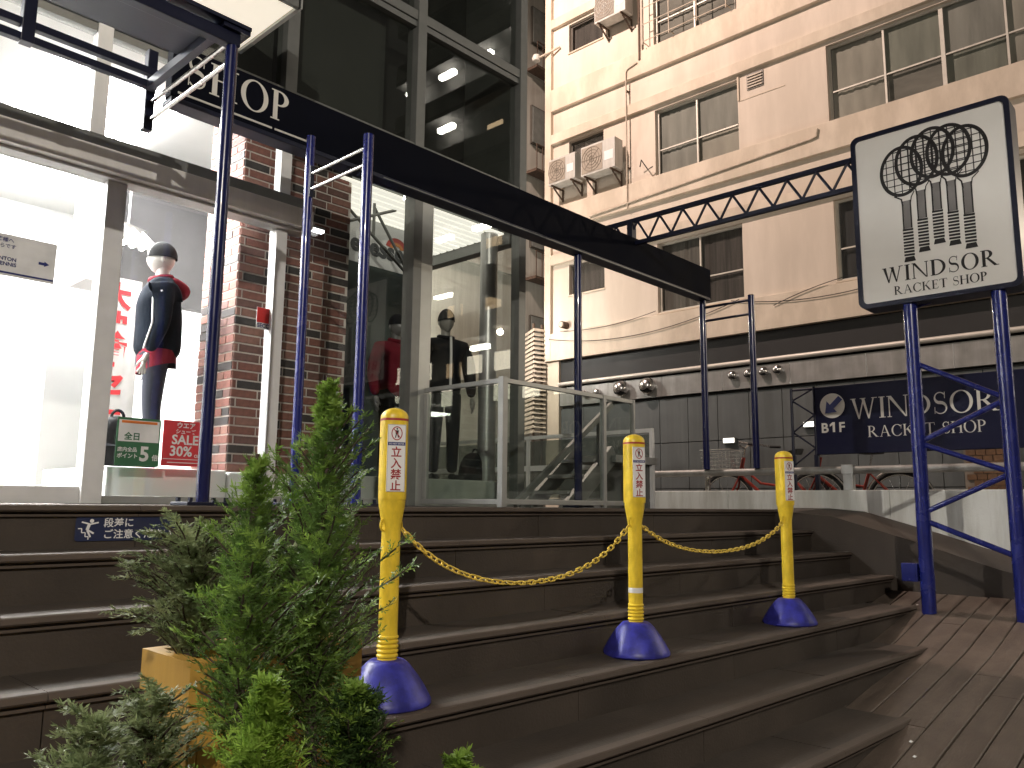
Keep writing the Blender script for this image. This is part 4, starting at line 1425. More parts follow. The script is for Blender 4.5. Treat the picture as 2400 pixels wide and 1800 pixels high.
# ================================================================== BICYCLES
def bicycle(x, yf, label, frame_m, basket=True):
    """parked parallel to the parapet, front wheel towards +y"""
    g = -0.27
    R_ = 0.33
    yr = yf - 1.06
    t = thing('bicycle', (x, (yf + yr) / 2, g), label, 'bicycle', 'bicycles parked behind the parapet')
    for yc in (yf, yr):
        wv = [(x, yc + R_ * math.cos(a), g + R_ + 0.012 + R_ * math.sin(a)) for a in [2 * math.pi * i / 40 for i in range(40)]]
        wh = MB().tube(wv, 0.016, 8, True).build('tyre', M_RUBBER, t, smooth=True)
        wv2 = [(x, yc + (R_ - 0.025) * math.cos(a), g + R_ + 0.012 + (R_ - 0.025) * math.sin(a)) for a in [2 * math.pi * i / 40 for i in range(40)]]
        MB().tube(wv2, 0.010, 6, True).build('rim', M_CHROME, wh, smooth=True)
        sp = MB()
        for i in range(16):
            a = 2 * math.pi * i / 16
            sp.cyl((x, yc, g + R_ + 0.012), (x, yc + (R_ - 0.03) * math.cos(a), g + R_ + 0.012 + (R_ - 0.03) * math.sin(a)), 0.0025, 4)
        sp.build('spokes', M_CHROME, wh)
        MB().cyl((x - 0.05, yc, g + R_ + 0.012), (x + 0.05, yc, g + R_ + 0.012), 0.022, 10).build('hub', M_CHROME, wh, smooth=True)
        # mudguard
        mg = [(x, yc + (R_ + 0.03) * math.cos(a), g + R_ + 0.012 + (R_ + 0.03) * math.sin(a)) for a in [math.radians(15 + 160 * i / 16) if yc == yr else math.radians(40 + 130 * i / 16) for i in range(17)]]
        MB().tube(mg, 0.014, 6).build('mudguard', M_CHROME, t, smooth=True)
    zc = g + R_ + 0.012
    bb = (x, yr + 0.44, g + 0.28)
    seat_t = (x, yr + 0.30, g + 0.72)
    head_t = (x, yf - 0.22, g + 0.86)
    head_b = (x, yf - 0.17, g + 0.66)
    fr_ = MB()
    fr_.cyl(bb, seat_t, 0.018, 10)
    fr_.tube([head_b, (x, yf - 0.38, g + 0.48), (x, yr + 0.55, g + 0.33), bb], 0.02, 10)
    fr_.tube([(x, yf - 0.19, g + 0.75), (x, yf - 0.42, g + 0.56), (x, yr + 0.36, g + 0.52)], 0.015, 10)
    fr_.cyl(head_b, head_t, 0.022, 10)
    fr_.build('frame', frame_m, t, smooth=True)
    for s_ in (-0.05, 0.05):
        MB().tube([head_b, (x + s_, yf - 0.12, g + 0.52), (x + s_, yf, zc)], 0.012, 8).build('fork_blade', frame_m, t, smooth=True)
        MB().tube([bb, (x + s_, yr, zc)], 0.010, 8).build('chain_stay', frame_m, t, smooth=True)
        MB().tube([(seat_t[0], seat_t[1], seat_t[2] - 0.06), (x + s_, yr, zc)], 0.010, 8).build('seat_stay', frame_m, t, smooth=True)
    MB().cyl(seat_t, (x, yr + 0.27, g + 0.88), 0.012, 8).build('seat_post', M_CHROME, t, smooth=True)
    sd = MB()
    sd.add([(x, yr + 0.42, g + 0.905), (x - 0.03, yr + 0.34, g + 0.90), (x - 0.09, yr + 0.16, g + 0.93), (x, yr + 0.13, g + 0.935), (x + 0.09, yr + 0.16, g + 0.93), (x + 0.03, yr + 0.34, g + 0.90),
            (x, yr + 0.41, g + 0.88), (x - 0.02, yr + 0.34, g + 0.87), (x - 0.075, yr + 0.17, g + 0.875), (x, yr + 0.15, g + 0.87), (x + 0.075, yr + 0.17, g + 0.875), (x + 0.02, yr + 0.34, g + 0.87)],
           [(0, 1, 2, 3, 4, 5), (6, 11, 10, 9, 8, 7)] + [(i, (i + 1) % 6, 6 + (i + 1) % 6, 6 + i) for i in range(6)])
    sd.build('saddle', M_RUBBER, t, smooth=True)
    MB().cyl(head_t, (x, yf - 0.24, g + 0.96), 0.012, 8).build('stem', M_CHROME, t, smooth=True)
    hb = [(x - 0.27, yf - 0.44, g + 0.99), (x - 0.24, yf - 0.30, g + 1.02), (x - 0.10, yf - 0.22, g + 1.0), (x, yf - 0.24, g + 0.96), (x + 0.10, yf - 0.22, g + 1.0), (x + 0.24, yf - 0.30, g + 1.02), (x + 0.27, yf - 0.44, g + 0.99)]
    h_ = MB().tube(hb, 0.011, 8).build('handlebar', M_CHROME, t, smooth=True)
    for s_ in (-1, 1):
        MB().cyl((x + s_ * 0.268, yf - 0.42, g + 0.993), (x + s_ * 0.28, yf - 0.54, g + 0.985), 0.017, 10).build('grip', M_RUBBER, h_, smooth=True)
    MB().cyl((x - 0.03, yr + 0.44, g + 0.28), (x - 0.036, yr + 0.44, g + 0.28), 0.085, 20).build('chainring', M_CHROME, t, smooth=True)
    if basket:
        bk = MB()
        ya_, yb2, za_, zb2 = yf - 0.14, yf + 0.22, g + 0.68, g + 0.95
        for k in range(7):
            z = za_ + (zb2 - za_) * k / 6
            e = 0.03 * k / 6
            bk.tube([(x - 0.14 - e, ya_, z), (x + 0.14 + e, ya_, z), (x + 0.15 + e, yb2 + e, z), (x - 0.15 - e, yb2 + e, z)], 0.004 if k < 6 else 0.007, 5, True)
        for k in range(9):
            u = k / 8
            for xx, ee in ((x - 0.145, -0.03), (x + 0.145, 0.03)):
                bk.cyl((xx, ya_ + (yb2 - ya_) * u, za_), (xx + ee, ya_ + (yb2 + 0.03 - ya_) * u, zb2), 0.003, 4)
            xx = x - 0.14 + 0.28 * u
            bk.cyl((xx, yb2, za_), (xx * 1.0, yb2 + 0.03, zb2), 0.003, 4)
            bk.cyl((xx, ya_, za_), (xx, ya_, zb2), 0.003, 4)
            bk.cyl((xx, ya_, za_), (xx, yb2, za_), 0.003, 4)
        bk.build('basket', M_CHROME, t)
    MB().box(x - 0.06, x + 0.06, yr - 0.22, yr + 0.16, g + 0.70, g + 0.712).build('rear_carrier', M_CHROME, t)
    MB().cyl((x + 0.08, yr, zc), (x + 0.14, yr - 0.12, g), 0.009, 6).build('kick_stand', M_CHROME, t, smooth=True)
    return t
bicycle(8.75, 4.72, 'red city bicycle with wire front basket behind the parapet, nearest the steel pole', M_BIKERED)
bicycle(9.15, 3.98, 'second red bicycle behind the third yellow bollard, without basket', M_BIKERED, basket=False)

# ================================================================== BOLLARDS AND CHAINS
NRM = Vector((-0.45, -0.893, 0)).normalized()
XDR = Vector((0.893, -0.45, 0)).normalized()
ROT = math.atan2(NRM.y, NRM.x)
FBO = (XDR, Vector((0, 0, 1)), NRM)
def bollard(x, y, z, label, lean=(0, 0)):
    t = thing('bollard', (x, y, z), label, 'bollard', 'yellow bollards standing on the steps')
    # weighted blue foot with a flattened flank
    prof = [(0.150, 0.0), (0.158, 0.008), (0.158, 0.020), (0.152, 0.034), (0.134, 0.072), (0.112, 0.112), (0.088, 0.148), (0.072, 0.168), (0.060, 0.178), (0.044, 0.181)]
    prof = [(r_ * 1.01, z_ * 0.85) for r_, z_ in prof]
    f = MB().lathe((x, y, z), prof, 40)
    fdir = (-XDR * 1.0 - NRM * 0.05).normalized()
    vs = []
    for p in f.v:
        d = Vector((p[0] - x, p[1] - y, 0)).dot(fdir)
        lim = 0.142 - 0.42 * (p[2] - z)
        if d > lim:
            q = Vector(p) - fdir * (d - lim)
            vs.append(tuple(q))
        else:
            vs.append(p)
    f.v = vs
    f.build('foot', M_BASE, t, smooth=True)
    # body: ribbed spigot, shaft, flared neck
    prof = [(0.036, 0.140)]
    for k in range(5):
        zz = 0.160 + 0.016 * k
        prof += [(0.0345, zz), (0.0385, zz + 0.004), (0.0385, zz + 0.009), (0.0345, zz + 0.013)]
    prof += [(0.0345, 0.250), (0.0345, 0.600), (0.0355, 0.620), (0.041, 0.655), (0.0475, 0.690), (0.0495, 0.715)]
    b = MB().lathe((x, y, z), prof, 28)
    b.build('shaft', M_YEL, t, smooth=True)
    prof = [(0.0490, 0.714), (0.0500, 0.730), (0.0500, 1.000)]
    h = MB().lathe((x, y, z), prof, 40, pw=2.7, rot=ROT)
    h.build('head', M_YEL, t, smooth=True)
    prof = [(0.0505, 1.0005), (0.0505, 1.0085)]
    MB().lathe((x, y, z), prof, 40, pw=2.7, rot=ROT).build('red_band', M_REDD, t, smooth=True)
    prof = [(0.0500, 1.009)] + [(0.0500 * math.cos(a), 1.014 + 0.036 * math.sin(a)) for a in [math.radians(8 + 80 * i / 7) for i in range(8)]]
    MB().lathe((x, y, z), prof, 40, pw=2.5, rot=ROT).build('cap', M_YEL, t, smooth=True)
    # sticker
    c = Vector((x, y, z)) + NRM * 0.0500
    W2 = 0.0335
    pl_ = MB()
    for zz0, zz1 in ((0.742, 0.985),):
        X_, N_ = XDR, NRM
        k = [c + X_ * sx_ * W2 + Vector((0, 0, zq)) + N_ * (0.0004 if o_ else -0.003) for o_ in (0, 1) for sx_, zq in ((-1, zz0), (1, zz0), (1, zz1), (-1, zz1))]
        pl_.add(k, [(0, 3, 2, 1), (4, 5, 6, 7), (0, 1, 5, 4), (1, 2, 6, 5), (2, 3, 7, 6), (3, 0, 4, 7)])
    st_ = pl_.build('sticker', M_STICK, t)
    o = c + Vector((0, 0, 0))
    fr_ = Flat()
    fr_.rect(-W2 + 0.0012, 0.7432, -W2 + 0.002, 0.9838).rect(W2 - 0.002, 0.7432, W2 - 0.0012, 0.9838).rect(-W2 + 0.0012, 0.7432, W2 - 0.0012, 0.744).rect(-W2 + 0.0012, 0.983, W2 - 0.0012, 0.9838)
    fr_.build('sticker_border', M_INK, st_, o, FBO, 0.0009)
    # no entry pictogram
    pc = Flat()
    pc.ring(0, 0.9525, 0.0205, 0.0255, 0.0035, 0.0035, 0, 360, 36)
    pc.line((-0.013, 0.971), (0.014, 0.934), 0.0030)
    pc.build('no_entry_ring', M_REDD, st_, o, FBO, 0.0014)
    mn = Flat()
    mn.disc(0.0005, 0.9690, 0.0032, n=16)
    mn.poly([(-0.0065, 0.9635), (0.0065, 0.9635), (0.0050, 0.950), (-0.0048, 0.950)])
    mn.line((-0.002, 0.951), (-0.0055, 0.936), 0.0038)
    mn.line((0.002, 0.951), (0.0060, 0.937), 0.0038)
    mn.build('walking_figure', M_INK, st_, o, FBO, 0.0010)
    Flat().rect(-W2 + 0.002, 0.9085, W2 - 0.002, 0.9205).build('blue_strip', M_INKBL, st_, o, FBO, 0.0009)
    text('lettering', 'DO NOT ENTER', 0.0075, M_STICK, st_, o + Vector((0, 0, 0.9118)), FBO, 0.0015, 'CENTER', 0.0001)
    for q, ch in enumerate('立入禁止'):
        text('lettering', ch, 0.040, M_RED, st_, o + Vector((0, 0, 0.870 - 0.0405 * q)), FBO, 0.0009, 'CENTER', 0.0008)
    # chain hooks
    for s_ in (-1, 1):
        hv = [Vector((x, y, z)) + Vector((1, 0, 0)) * s_ * (0.036 + 0.012 * math.sin(a)) + Vector((0, 0, 0.622 + 0.020 * math.cos(a))) for a in [math.pi * i / 8 for i in range(9)]]
        MB().tube(hv, 0.0045, 8).build('chain_hook', M_YEL, t, smooth=True)
    return t
ZB = -RISE * 4
BP = [(1.885, 2.364), (3.335, 2.30), (4.88, 2.24)]
BL = ['nearest yellow bollard with blue foot, partly behind the conifers, red Japanese lettering',
      'middle yellow bollard with blue foot, between the two yellow chains',
      'farthest yellow bollard with blue foot, at the right end of the chain']
for (x, y), l in zip(BP, BL):
    bollard(x, y, ZB, l)
b2 = [o for o in bpy.data.objects if o.name.startswith('bollard') and o.type == 'EMPTY'][1]
tape = MB().lathe((BP[1][0], BP[1][1], ZB), [(0.0350, 0.288), (0.0350, 0.312)], 28).build('white_tape', M_STICK, b2, smooth=True)

# one chain link, shared by all
lk = MB()
pts = []
for i in range(20):
    a = 2 * math.pi * i / 20
    px_ = math.cos(a) * 0.0085 + (0.0105 if math.cos(a) > 0 else -0.0105)
    pts.append((px_, math.sin(a) * 0.0095, 0))
lk.tube(pts, 0.0034, 7, True)
link_me = bpy.data.meshes.new('link')
link_me.from_pydata(lk.v, [], lk.f)
link_me.materials.append(M_YELCH)
link_me.polygons.foreach_set('use_smooth', [True] * len(link_me.polygons))
def chain(pa, pb, sag, label):
    pa, pb = Vector(pa), Vector(pb)
    mid = (pa + pb) / 2
    t = thing('chain', (mid.x, mid.y, mid.z - sag), label, 'chain', 'yellow plastic chains between the bollards')
    N = 400
    P = []
    for i in range(N + 1):
        u = i / N
        p = pa.lerp(pb, u)
        c = math.cosh(2.2 * (2 * u - 1))
        p.z -= sag * (1 - (c - 1) / (math.cosh(2.2) - 1))
        P.append(p)
    acc, nxt, k = 0.0, 0.015, 0
    for i in range(N):
        seg = (P[i + 1] - P[i]).length
        while acc + seg >= nxt:
            q = P[i].lerp(P[i + 1], (nxt - acc) / seg)
            d = (P[i + 1] - P[i]).normalized()
            up = Vector((0, 0, 1))
            s_ = d.cross(up).normalized()
            n_ = s_.cross(d)
            ang = (math.radians(42) if k % 2 else math.radians(-48)) + random.uniform(-0.25, 0.25)
            a_ = s_ * math.cos(ang) + n_ * math.sin(ang)
            b_ = d.cross(a_)
            o = bpy.data.objects.new('link', link_me)
            COL.objects.link(o)
            o.parent = t
            M = Matrix((d, a_, b_)).transposed().to_4x4()
            M.translation = q - t.location
            o.matrix_local = M
            nxt += 0.0305
            k += 1
        acc += seg
zc = ZB + 0.612
chain((BP[0][0] + 0.046, BP[0][1], zc), (BP[1][0] - 0.046, BP[1][1], zc), 0.235, 'yellow plastic chain sagging between the nearest and the middle bollard')
chain((BP[1][0] + 0.046, BP[1][1], zc), (BP[2][0] - 0.046, BP[2][1], zc), 0.155, 'yellow plastic chain sagging between the middle and the farthest bollard')

# ================================================================== SIGNS ON THE SHOP FRONT
# step warning on the top riser
ss = thing('step_warning_sign', (1.42, 3.49, -0.1), 'small blue sign on the top riser with a stumbling figure and Japanese lettering', 'sign')
ys = Y0 + SKEW * (1.42 - 3) - 0.006
fr_ = (Vector((1, SKEW, 0)).normalized(), Vector((0, 0, 1)), Vector((SKEW, -1, 0)).normalized())
def so(u, v):
    p = Vector((1.205, Y0 + SKEW * (1.205 - 3) - 0.004, 0)) + fr_[0] * u
    return Vector((p.x, p.y, v))
pts2 = rrect(0, 0.40, -0.142, -0.046, 0.012, 4)
pb_ = Flat().poly(pts2).build('plate', mat('sign blue', (0.02, 0.028, 0.075), 0.4), ss, so(0, 0), fr_, 0.002)
text('lettering', '段差に', 0.040, M_STICK, pb_, so(0.105, -0.084), fr_, 0.003, 'LEFT', 0.0006)
text('lettering', 'ご注意ください', 0.040, M_STICK, pb_, so(0.105, -0.130), fr_, 0.003, 'LEFT', 0.0006)
ic = Flat()
ic.disc(0.060, -0.062, 0.008, n=16)
ic.line((0.052, -0.072), (0.044, -0.098), 0.012)
ic.line((0.052, -0.074), (0.022, -0.066), 0.006)
ic.line((0.052, -0.076), (0.086, -0.068), 0.006)
ic.line((0.046, -0.098), (0.070, -0.112), 0.007)
ic.line((0.044, -0.098), (0.058, -0.126), 0.007)
for a, b, c, d in ((0.010, -0.092, 0.024, -0.092), (0.024, -0.092, 0.024, -0.108), (0.024, -0.108, 0.038, -0.108), (0.038, -0.108, 0.038, -0.124), (0.038, -0.124, 0.050, -0.124), (0.050, -0.124, 0.050, -0.136)):
    ic.line((a, b), (c, d), 0.004)
ic.build('stumbling_figure', M_STICK, pb_, so(0, 0), fr_, 0.003)

GY = YG - 0.005
def poster(name, x0, x1, z0, z1, m, label, cat='poster'):
    t = thing(name, ((x0 + x1) / 2, GY, z0), label, cat)
    s_ = MB().box(x0, x1, GY - 0.003, GY - 0.0005, z0, z1).build('sheet', m, t)
    return t, s_
M_PGREEN = mat('poster green', (0.045, 0.16, 0.075), 0.5)
M_PRED = mat('poster red', (0.62, 0.045, 0.055), 0.5)
M_PWHITE = mat('poster white', (0.80, 0.80, 0.79), 0.5)
t, s_ = poster('window_poster', 1.975, 2.245, 0.235, 0.535, M_PGREEN, 'green and white points poster low on the shop window')
MB().box(1.985, 2.235, GY - 0.005, GY - 0.0032, 0.385, 0.520).build('white_panel', M_PWHITE, s_)
MB().box(2.0, 2.22, GY - 0.007, GY - 0.0052, 0.500, 0.516).build('orange_strip', mat('orange print', (0.75, 0.22, 0.05), 0.5), s_)
text('lettering', '店内全品', 0.030, M_PWHITE, s_, (1.985, GY - 0.003, 0.325), FA, 0.002, 'LEFT', 0.0008)
text('lettering', 'ポイント', 0.032, M_PWHITE, s_, (1.985, GY - 0.003, 0.285), FA, 0.002, 'LEFT', 0.0010)
text('lettering', '5', 0.125, M_PWHITE, s_, (2.120, GY - 0.003, 0.270), FA, 0.002, 'LEFT', 0.004)
text('lettering', '倍', 0.040, M_PWHITE, s_, (2.200, GY - 0.003, 0.275), FA, 0.002, 'LEFT', 0.0012)
text('lettering', '全日', 0.050, M_PGREEN, s_, (2.020, GY - 0.005, 0.400), FA, 0.002, 'LEFT', 0.0014)
t, s_ = poster('window_poster', 2.262, 2.55, 0.245, 0.540, M_PRED, 'red sale poster with white lettering low on the shop window, beside the blue post')
text('lettering', 'ウエア', 0.042, M_PWHITE, s_, (2.41, GY - 0.003, 0.495), FA, 0.002, 'CENTER', 0.0012)
text('lettering', 'シューズ', 0.034, M_PWHITE, s_, (2.41, GY - 0.003, 0.458), FA, 0.002, 'CENTER', 0.0008)
text('lettering', 'SALE', 0.085, M_PWHITE, s_, (2.41, GY - 0.003, 0.388), FA, 0.002, 'CENTER', 0.0022)
text('lettering', '30%', 0.090, M_PWHITE, s_, (2.385, GY - 0.003, 0.312), FA, 0.002, 'CENTER', 0.0022)
text('lettering', 'OFF', 0.028, M_PWHITE, s_, (2.500, GY - 0.003, 0.305), FA, 0.002, 'CENTER', 0.0008)
MB().box(2.27, 2.54, GY - 0.005, GY - 0.0032, 0.288, 0.292).build('rule', M_PWHITE, s_)
MB().box(2.30, 2.51, GY - 0.005, GY - 0.0032, 0.265, 0.270).build('rule', M_PWHITE, s_)
# security sticker
t, s_ = poster('security_sticker', 2.868, 3.01, 1.245, 1.400, M_PWHITE, 'red and white security company sticker on the glass in front of the bricks', 'sticker')
MB().box(2.870, 3.008, GY - 0.005, GY - 0.0032, 1.290, 1.398).build('red_field', mat('sticker red', (0.62, 0.03, 0.03), 0.4), s_)
text('lettering', 'SECOM', 0.040, M_INKBL, s_, (2.939, GY - 0.003, 1.255), FA, 0.002, 'CENTER', 0.0012)
# paper notice on the door
t, s_ = poster('door_notice', 1.05, 1.545, 1.285, 1.530, M_PWHITE, 'white paper notice with blue arrow on the glass door', 'notice')
text('lettering', 'ご来店のお客様へ', 0.030, M_INKBL, s_, (1.08, GY - 0.003, 1.485), FA, 0.002, 'LEFT', 0.0003)
text('lettering', 'お入口はこちらです', 0.028, M_INKBL, s_, (1.08, GY - 0.003, 1.45), FA, 0.002, 'LEFT', 0.0003)
text('lettering', 'BADMINTON', 0.030, M_INKBL, s_, (1.16, GY - 0.003, 1.375), FA, 0.002, 'LEFT', 0.0008)
text('lettering', 'TENNIS', 0.030, M_INKBL, s_, (1.24, GY - 0.003, 1.345), FA, 0.002, 'LEFT', 0.0008)
aw = Flat().rect(1.455, 1.388, 1.485, 1.404).poly([(1.485, 1.380), (1.512, 1.396), (1.485, 1.412)])
aw.build('arrow', M_INKBL, s_, (0, GY - 0.003, 0), FA, 0.002)
MB().box(1.06, 1.54, GY - 0.005, GY - 0.0032, 1.300, 1.310).build('rule', M_INKBL, s_)
# sportswear banner inside the right window
YE = 5.95
bn = thing('sportswear_poster', (4.4, YE, 0.3), 'large dim sportswear poster with grey header and lettering behind the glass', 'poster')
pic = MB().box(3.70, 4.98, YE, YE + 0.012, 0.24, 2.20)
m_pic, nt, p = new_mat('poster picture')
tc = nt.nodes.new('ShaderNodeTexCoord')
nz = nt.nodes.new('ShaderNodeTexNoise')
nz.inputs['Scale'].default_value = 1.7
nz.inputs['Detail'].default_value = 3
nt.links.new(tc.outputs['Object'], nz.inputs['Vector'])
cr = nt.nodes.new('ShaderNodeValToRGB')
els = cr.color_ramp.elements
els[0].position, els[0].color = 0.36, (0.015, 0.022, 0.020, 1)
els[1].position, els[1].color = 0.66, (0.045, 0.055, 0.045, 1)
e = els.new(0.5)
e.color = (0.028, 0.045, 0.040, 1)
nt.links.new(nz.outputs[0], cr.inputs[0])
nt.links.new(cr.outputs[0], p.inputs['Base Color'])
p.inputs['Roughness'].default_value = 0.6
pic.build('picture', m_pic, bn)
MB().box(3.70, 4.07, YE - 0.004, YE - 0.0005, 1.40, 2.20).build('blue_field', mat('poster blue', (0.03, 0.06, 0.11), 0.6, var=0.2, scale=2), bn)
hd = MB().box(3.70, 4.98, YE, YE + 0.012, 2.202, 2.64).build('header', mat('poster header', (0.62, 0.63, 0.63), 0.6, var=0.05), bn)
text('lettering', 'ellesse', 0.235, mat('header ink', (0.05, 0.055, 0.06), 0.6), hd, (4.17, YE, 2.31), FA, 0.003, 'LEFT', 0.010)
lg = Flat()
lg.ring(0, 0, 0.13, 0.115, 0.05, 0.05, 10, 170, 20)
lg.build('half_ball_mark', mat('logo red', (0.35, 0.04, 0.03), 0.5), hd, (4.70, YE, 2.42), FA, 0.005)
lg = Flat()
lg.ring(0, 0, 0.085, 0.07, 0.04, 0.035, 10, 170, 20)
lg.build('half_ball_mark', mat('logo orange', (0.40, 0.15, 0.04), 0.5), hd, (4.70, YE, 2.42), FA, 0.007)

# ================================================================== MANNEQUINS
def skin_mesh(name, m, parent, chains, sub=2):
    """chains: lists of (point, rx, ry); equal points are merged so that limbs join"""
    o0 = root_loc(parent)
    vs, es, rs, key = [], [], [], {}
    for ch in chains:
        prev = None
        for p, rx, ry in ch:
            k = tuple(round(c, 4) for c in p)
            if k not in key:
                key[k] = len(vs)
                vs.append((p[0] - o0.x, p[1] - o0.y, p[2] - o0.z))
                rs.append((rx, ry))
            i = key[k]
            if prev is not None and prev != i:
                es.append((prev, i))
            prev = i
    me = bpy.data.meshes.new(name)
    me.from_pydata(vs, es, [])
    me.materials.append(m)
    o = bpy.data.objects.new(name, me)
    COL.objects.link(o)
    o.parent = parent
    md = o.modifiers.new('skin', 'SKIN')
    md.use_smooth_shade = True
    layer = me.skin_vertices[0] if len(me.skin_vertices) else None
    if layer is None:
        bm_ = bmesh.new()
        bm_.from_mesh(me)
        bm_.verts.layers.skin.verify()
        bm_.to_mesh(me)
        bm_.free()
        layer = me.skin_vertices[0]
    for i, (rx, ry) in enumerate(rs):
        layer.data[i].radius = (rx, ry)
    layer.data[0].use_root = True
    sb = o.modifiers.new('sub', 'SUBSURF')
    sb.levels = sub
    sb.render_levels = sub
    return o

def mannequin(x, y, z, H, yaw, label, jacket, trousers, shirt=None, hood=None, cap=M_BLACKFAB, skin=M_MANQ, stripe=None, arm_out=0.0):
    """dressed shop mannequin; yaw = direction it faces"""
    t = thing('mannequin', (x, y, z), label, 'mannequin', 'dressed mannequins in the shop window')
    cf, sf = math.cos(yaw), math.sin(yaw)
    k = H / 1.80
    def P(f, s, h):      # forward, left, up
        return (x + (f * cf - s * sf) * k, y + (f * sf + s * cf) * k, z + h * k)
    # trousers: hips and two tapering legs
    legs = []
    for s_ in (-1, 1):
        legs.append([(P(0, 0, 0.98), 0.15 * k, 0.12 * k), (P(0.005, 0.095 * s_, 0.86), 0.10 * k, 0.10 * k), (P(0.012, 0.10 * s_, 0.50), 0.072 * k, 0.075 * k),
                     (P(-0.01, 0.105 * s_, 0.25), 0.062 * k, 0.066 * k), (P(-0.012, 0.105 * s_, 0.075), 0.058 * k, 0.060 * k)])
    skin_mesh('trousers', trousers, t, legs)
    for s_ in (-1, 1):
        skin_mesh('shoe', M_BLACKFAB, t, [[(P(-0.06, 0.105 * s_, 0.045), 0.038 * k, 0.042 * k), (P(0.05, 0.112 * s_, 0.035), 0.042 * k, 0.034 * k), (P(0.16, 0.118 * s_, 0.03), 0.038 * k, 0.026 * k)]])
    # jacket: torso with both sleeves in one surface
    ch = [[(P(0, 0, 0.84), 0.190 * k, 0.175 * k), (P(0, 0, 1.00), 0.190 * k, 0.175 * k), (P(0.0, 0, 1.16), 0.188 * k, 0.170 * k), (P(0.01, 0, 1.32), 0.190 * k, 0.165 * k), (P(0.0, 0, 1.44), 0.145 * k, 0.125 * k), (P(-0.005, 0, 1.52), 0.066 * k, 0.066 * k)]]
    for s_ in (-1, 1):
        ch.append([(P(0.0, 0, 1.44), 0.145 * k, 0.125 * k), (P(-0.01, 0.19 * s_, 1.415), 0.092 * k, 0.092 * k), (P(-0.03, (0.235 + arm_out) * s_, 1.26), 0.080 * k, 0.082 * k),
                   (P(-0.025, (0.255 + arm_out) * s_, 1.10), 0.070 * k, 0.072 * k), (P(0.05, (0.25 + arm_out) * s_, 0.88), 0.046 * k, 0.048 * k)])
    skin_mesh('jacket', jacket, t, ch)
    for s_ in (-1, 1):
        hx = 0.25 + arm_out
        hc = [[(P(0.055, hx * s_, 0.875), 0.026 * k, 0.024 * k), (P(0.07, hx * s_, 0.82), 0.036 * k, 0.020 * k), (P(0.08, hx * s_, 0.775), 0.030 * k, 0.016 * k)]]
        for q in range(4):
            dd = -0.027 + 0.018 * q
            hc.append([(P(0.08, hx * s_, 0.775), 0.030 * k, 0.016 * k), (P(0.085 + dd * 0.8, hx * s_, 0.745), 0.009 * k, 0.009 * k), (P(0.092 + dd, (hx - 0.01) * s_, 0.700 + 0.010 * abs(q - 1)), 0.007 * k, 0.007 * k)])
        hc.append([(P(0.07, hx * s_, 0.82), 0.036 * k, 0.020 * k), (P(0.112, (hx - 0.012) * s_, 0.80), 0.010 * k, 0.010 * k), (P(0.128, (hx - 0.02) * s_, 0.765), 0.008 * k, 0.008 * k)])
        skin_mesh('hand', skin, t, hc, 1)
    # head with a plain moulded face
    head = MB()
    nS, nR = 20, 14
    vs, fs = [], []
    for j in range(nR + 1):
        ph = math.pi * j / nR
        zz = math.cos(ph)
        rr = math.sin(ph)
        for i in range(nS):
            a = 2 * math.pi * i / nS
            f, s_ = math.cos(a) * rr, math.sin(a) * rr
            F, S_, Zz = f * 0.100, s_ * 0.075, zz * 0.122
            if zz < -0.15:
                F *= 1 - 0.20 * (-zz - 0.15) if f < 0 else 1.0 + 0.02
                S_ *= 1 - 0.30 * (-zz - 0.15)
            w_ = math.exp(-(a if a < math.pi else a - 2 * math.pi) ** 2 / 0.05)
            if f > 0:
                F += 0.022 * w_ * math.exp(-((zz + 0.10) / 0.13) ** 2)      # nose
                F += 0.007 * w_ * math.exp(-((zz + 0.45) / 0.10) ** 2)      # lips
                F += 0.006 * w_ * math.exp(-((zz + 0.78) / 0.12) ** 2)      # chin
                F -= 0.010 * math.exp(-((abs(math.sin(a)) - 0.42) / 0.18) ** 2) * math.exp(-((zz - 0.08) / 0.10) ** 2)   # eye sockets
            vs.append(P(0.015 + F, S_, 1.675 + Zz))
    for j in range(nR):
        for i in range(nS):
            q = (i + 1) % nS
            fs.append((j * nS + i, j * nS + q, (j + 1) * nS + q, (j + 1) * nS + i))
    head.add(vs, fs)
    hd_ = head.build('head', skin, t, smooth=True)
    MB().cyl(P(-0.005, 0, 1.47), P(0.005, 0, 1.60), 0.052 * k, 16).build('neck', skin, t, smooth=True)
    for s_ in (-1, 1):
        MB().lathe(P(0.0, 0.074 * s_, 1.635), [(0.004, 0), (0.016, 0.012), (0.018, 0.035), (0.008, 0.056)], 10, 0.9, 0.5).build('ear', skin, hd_, smooth=True)
    # knitted cap
    cp = MB()
    vs, fs = [], []
    for j in range(7):
        ph = (math.pi / 2 + 0.12) * (1 - j / 6)
        for i in range(nS):
            a = 2 * math.pi * i / nS
            vs.append(P(0.010 + math.cos(a) * math.sin(ph) * 0.112, math.sin(a) * math.sin(ph) * 0.088, 1.70 + math.cos(ph) * 0.125))
    for j in range(6):
        for i in range(nS):
            q = (i + 1) % nS
            fs.append((j * nS + i, j * nS + q, (j + 1) * nS + q, (j + 1) * nS + i))
    cp.add(vs, fs)
    cp.build('cap', cap, t, smooth=True)
    # collar
    col_ = [P(0.01 + 0.078 * math.cos(a), 0.075 * math.sin(a), 1.515 + 0.02 * math.cos(a + math.pi)) for a in [2 * math.pi * i / 20 for i in range(20)]]
    MB().tube(col_, 0.022 * k, 8, True).build('collar', hood or jacket, t, smooth=True)
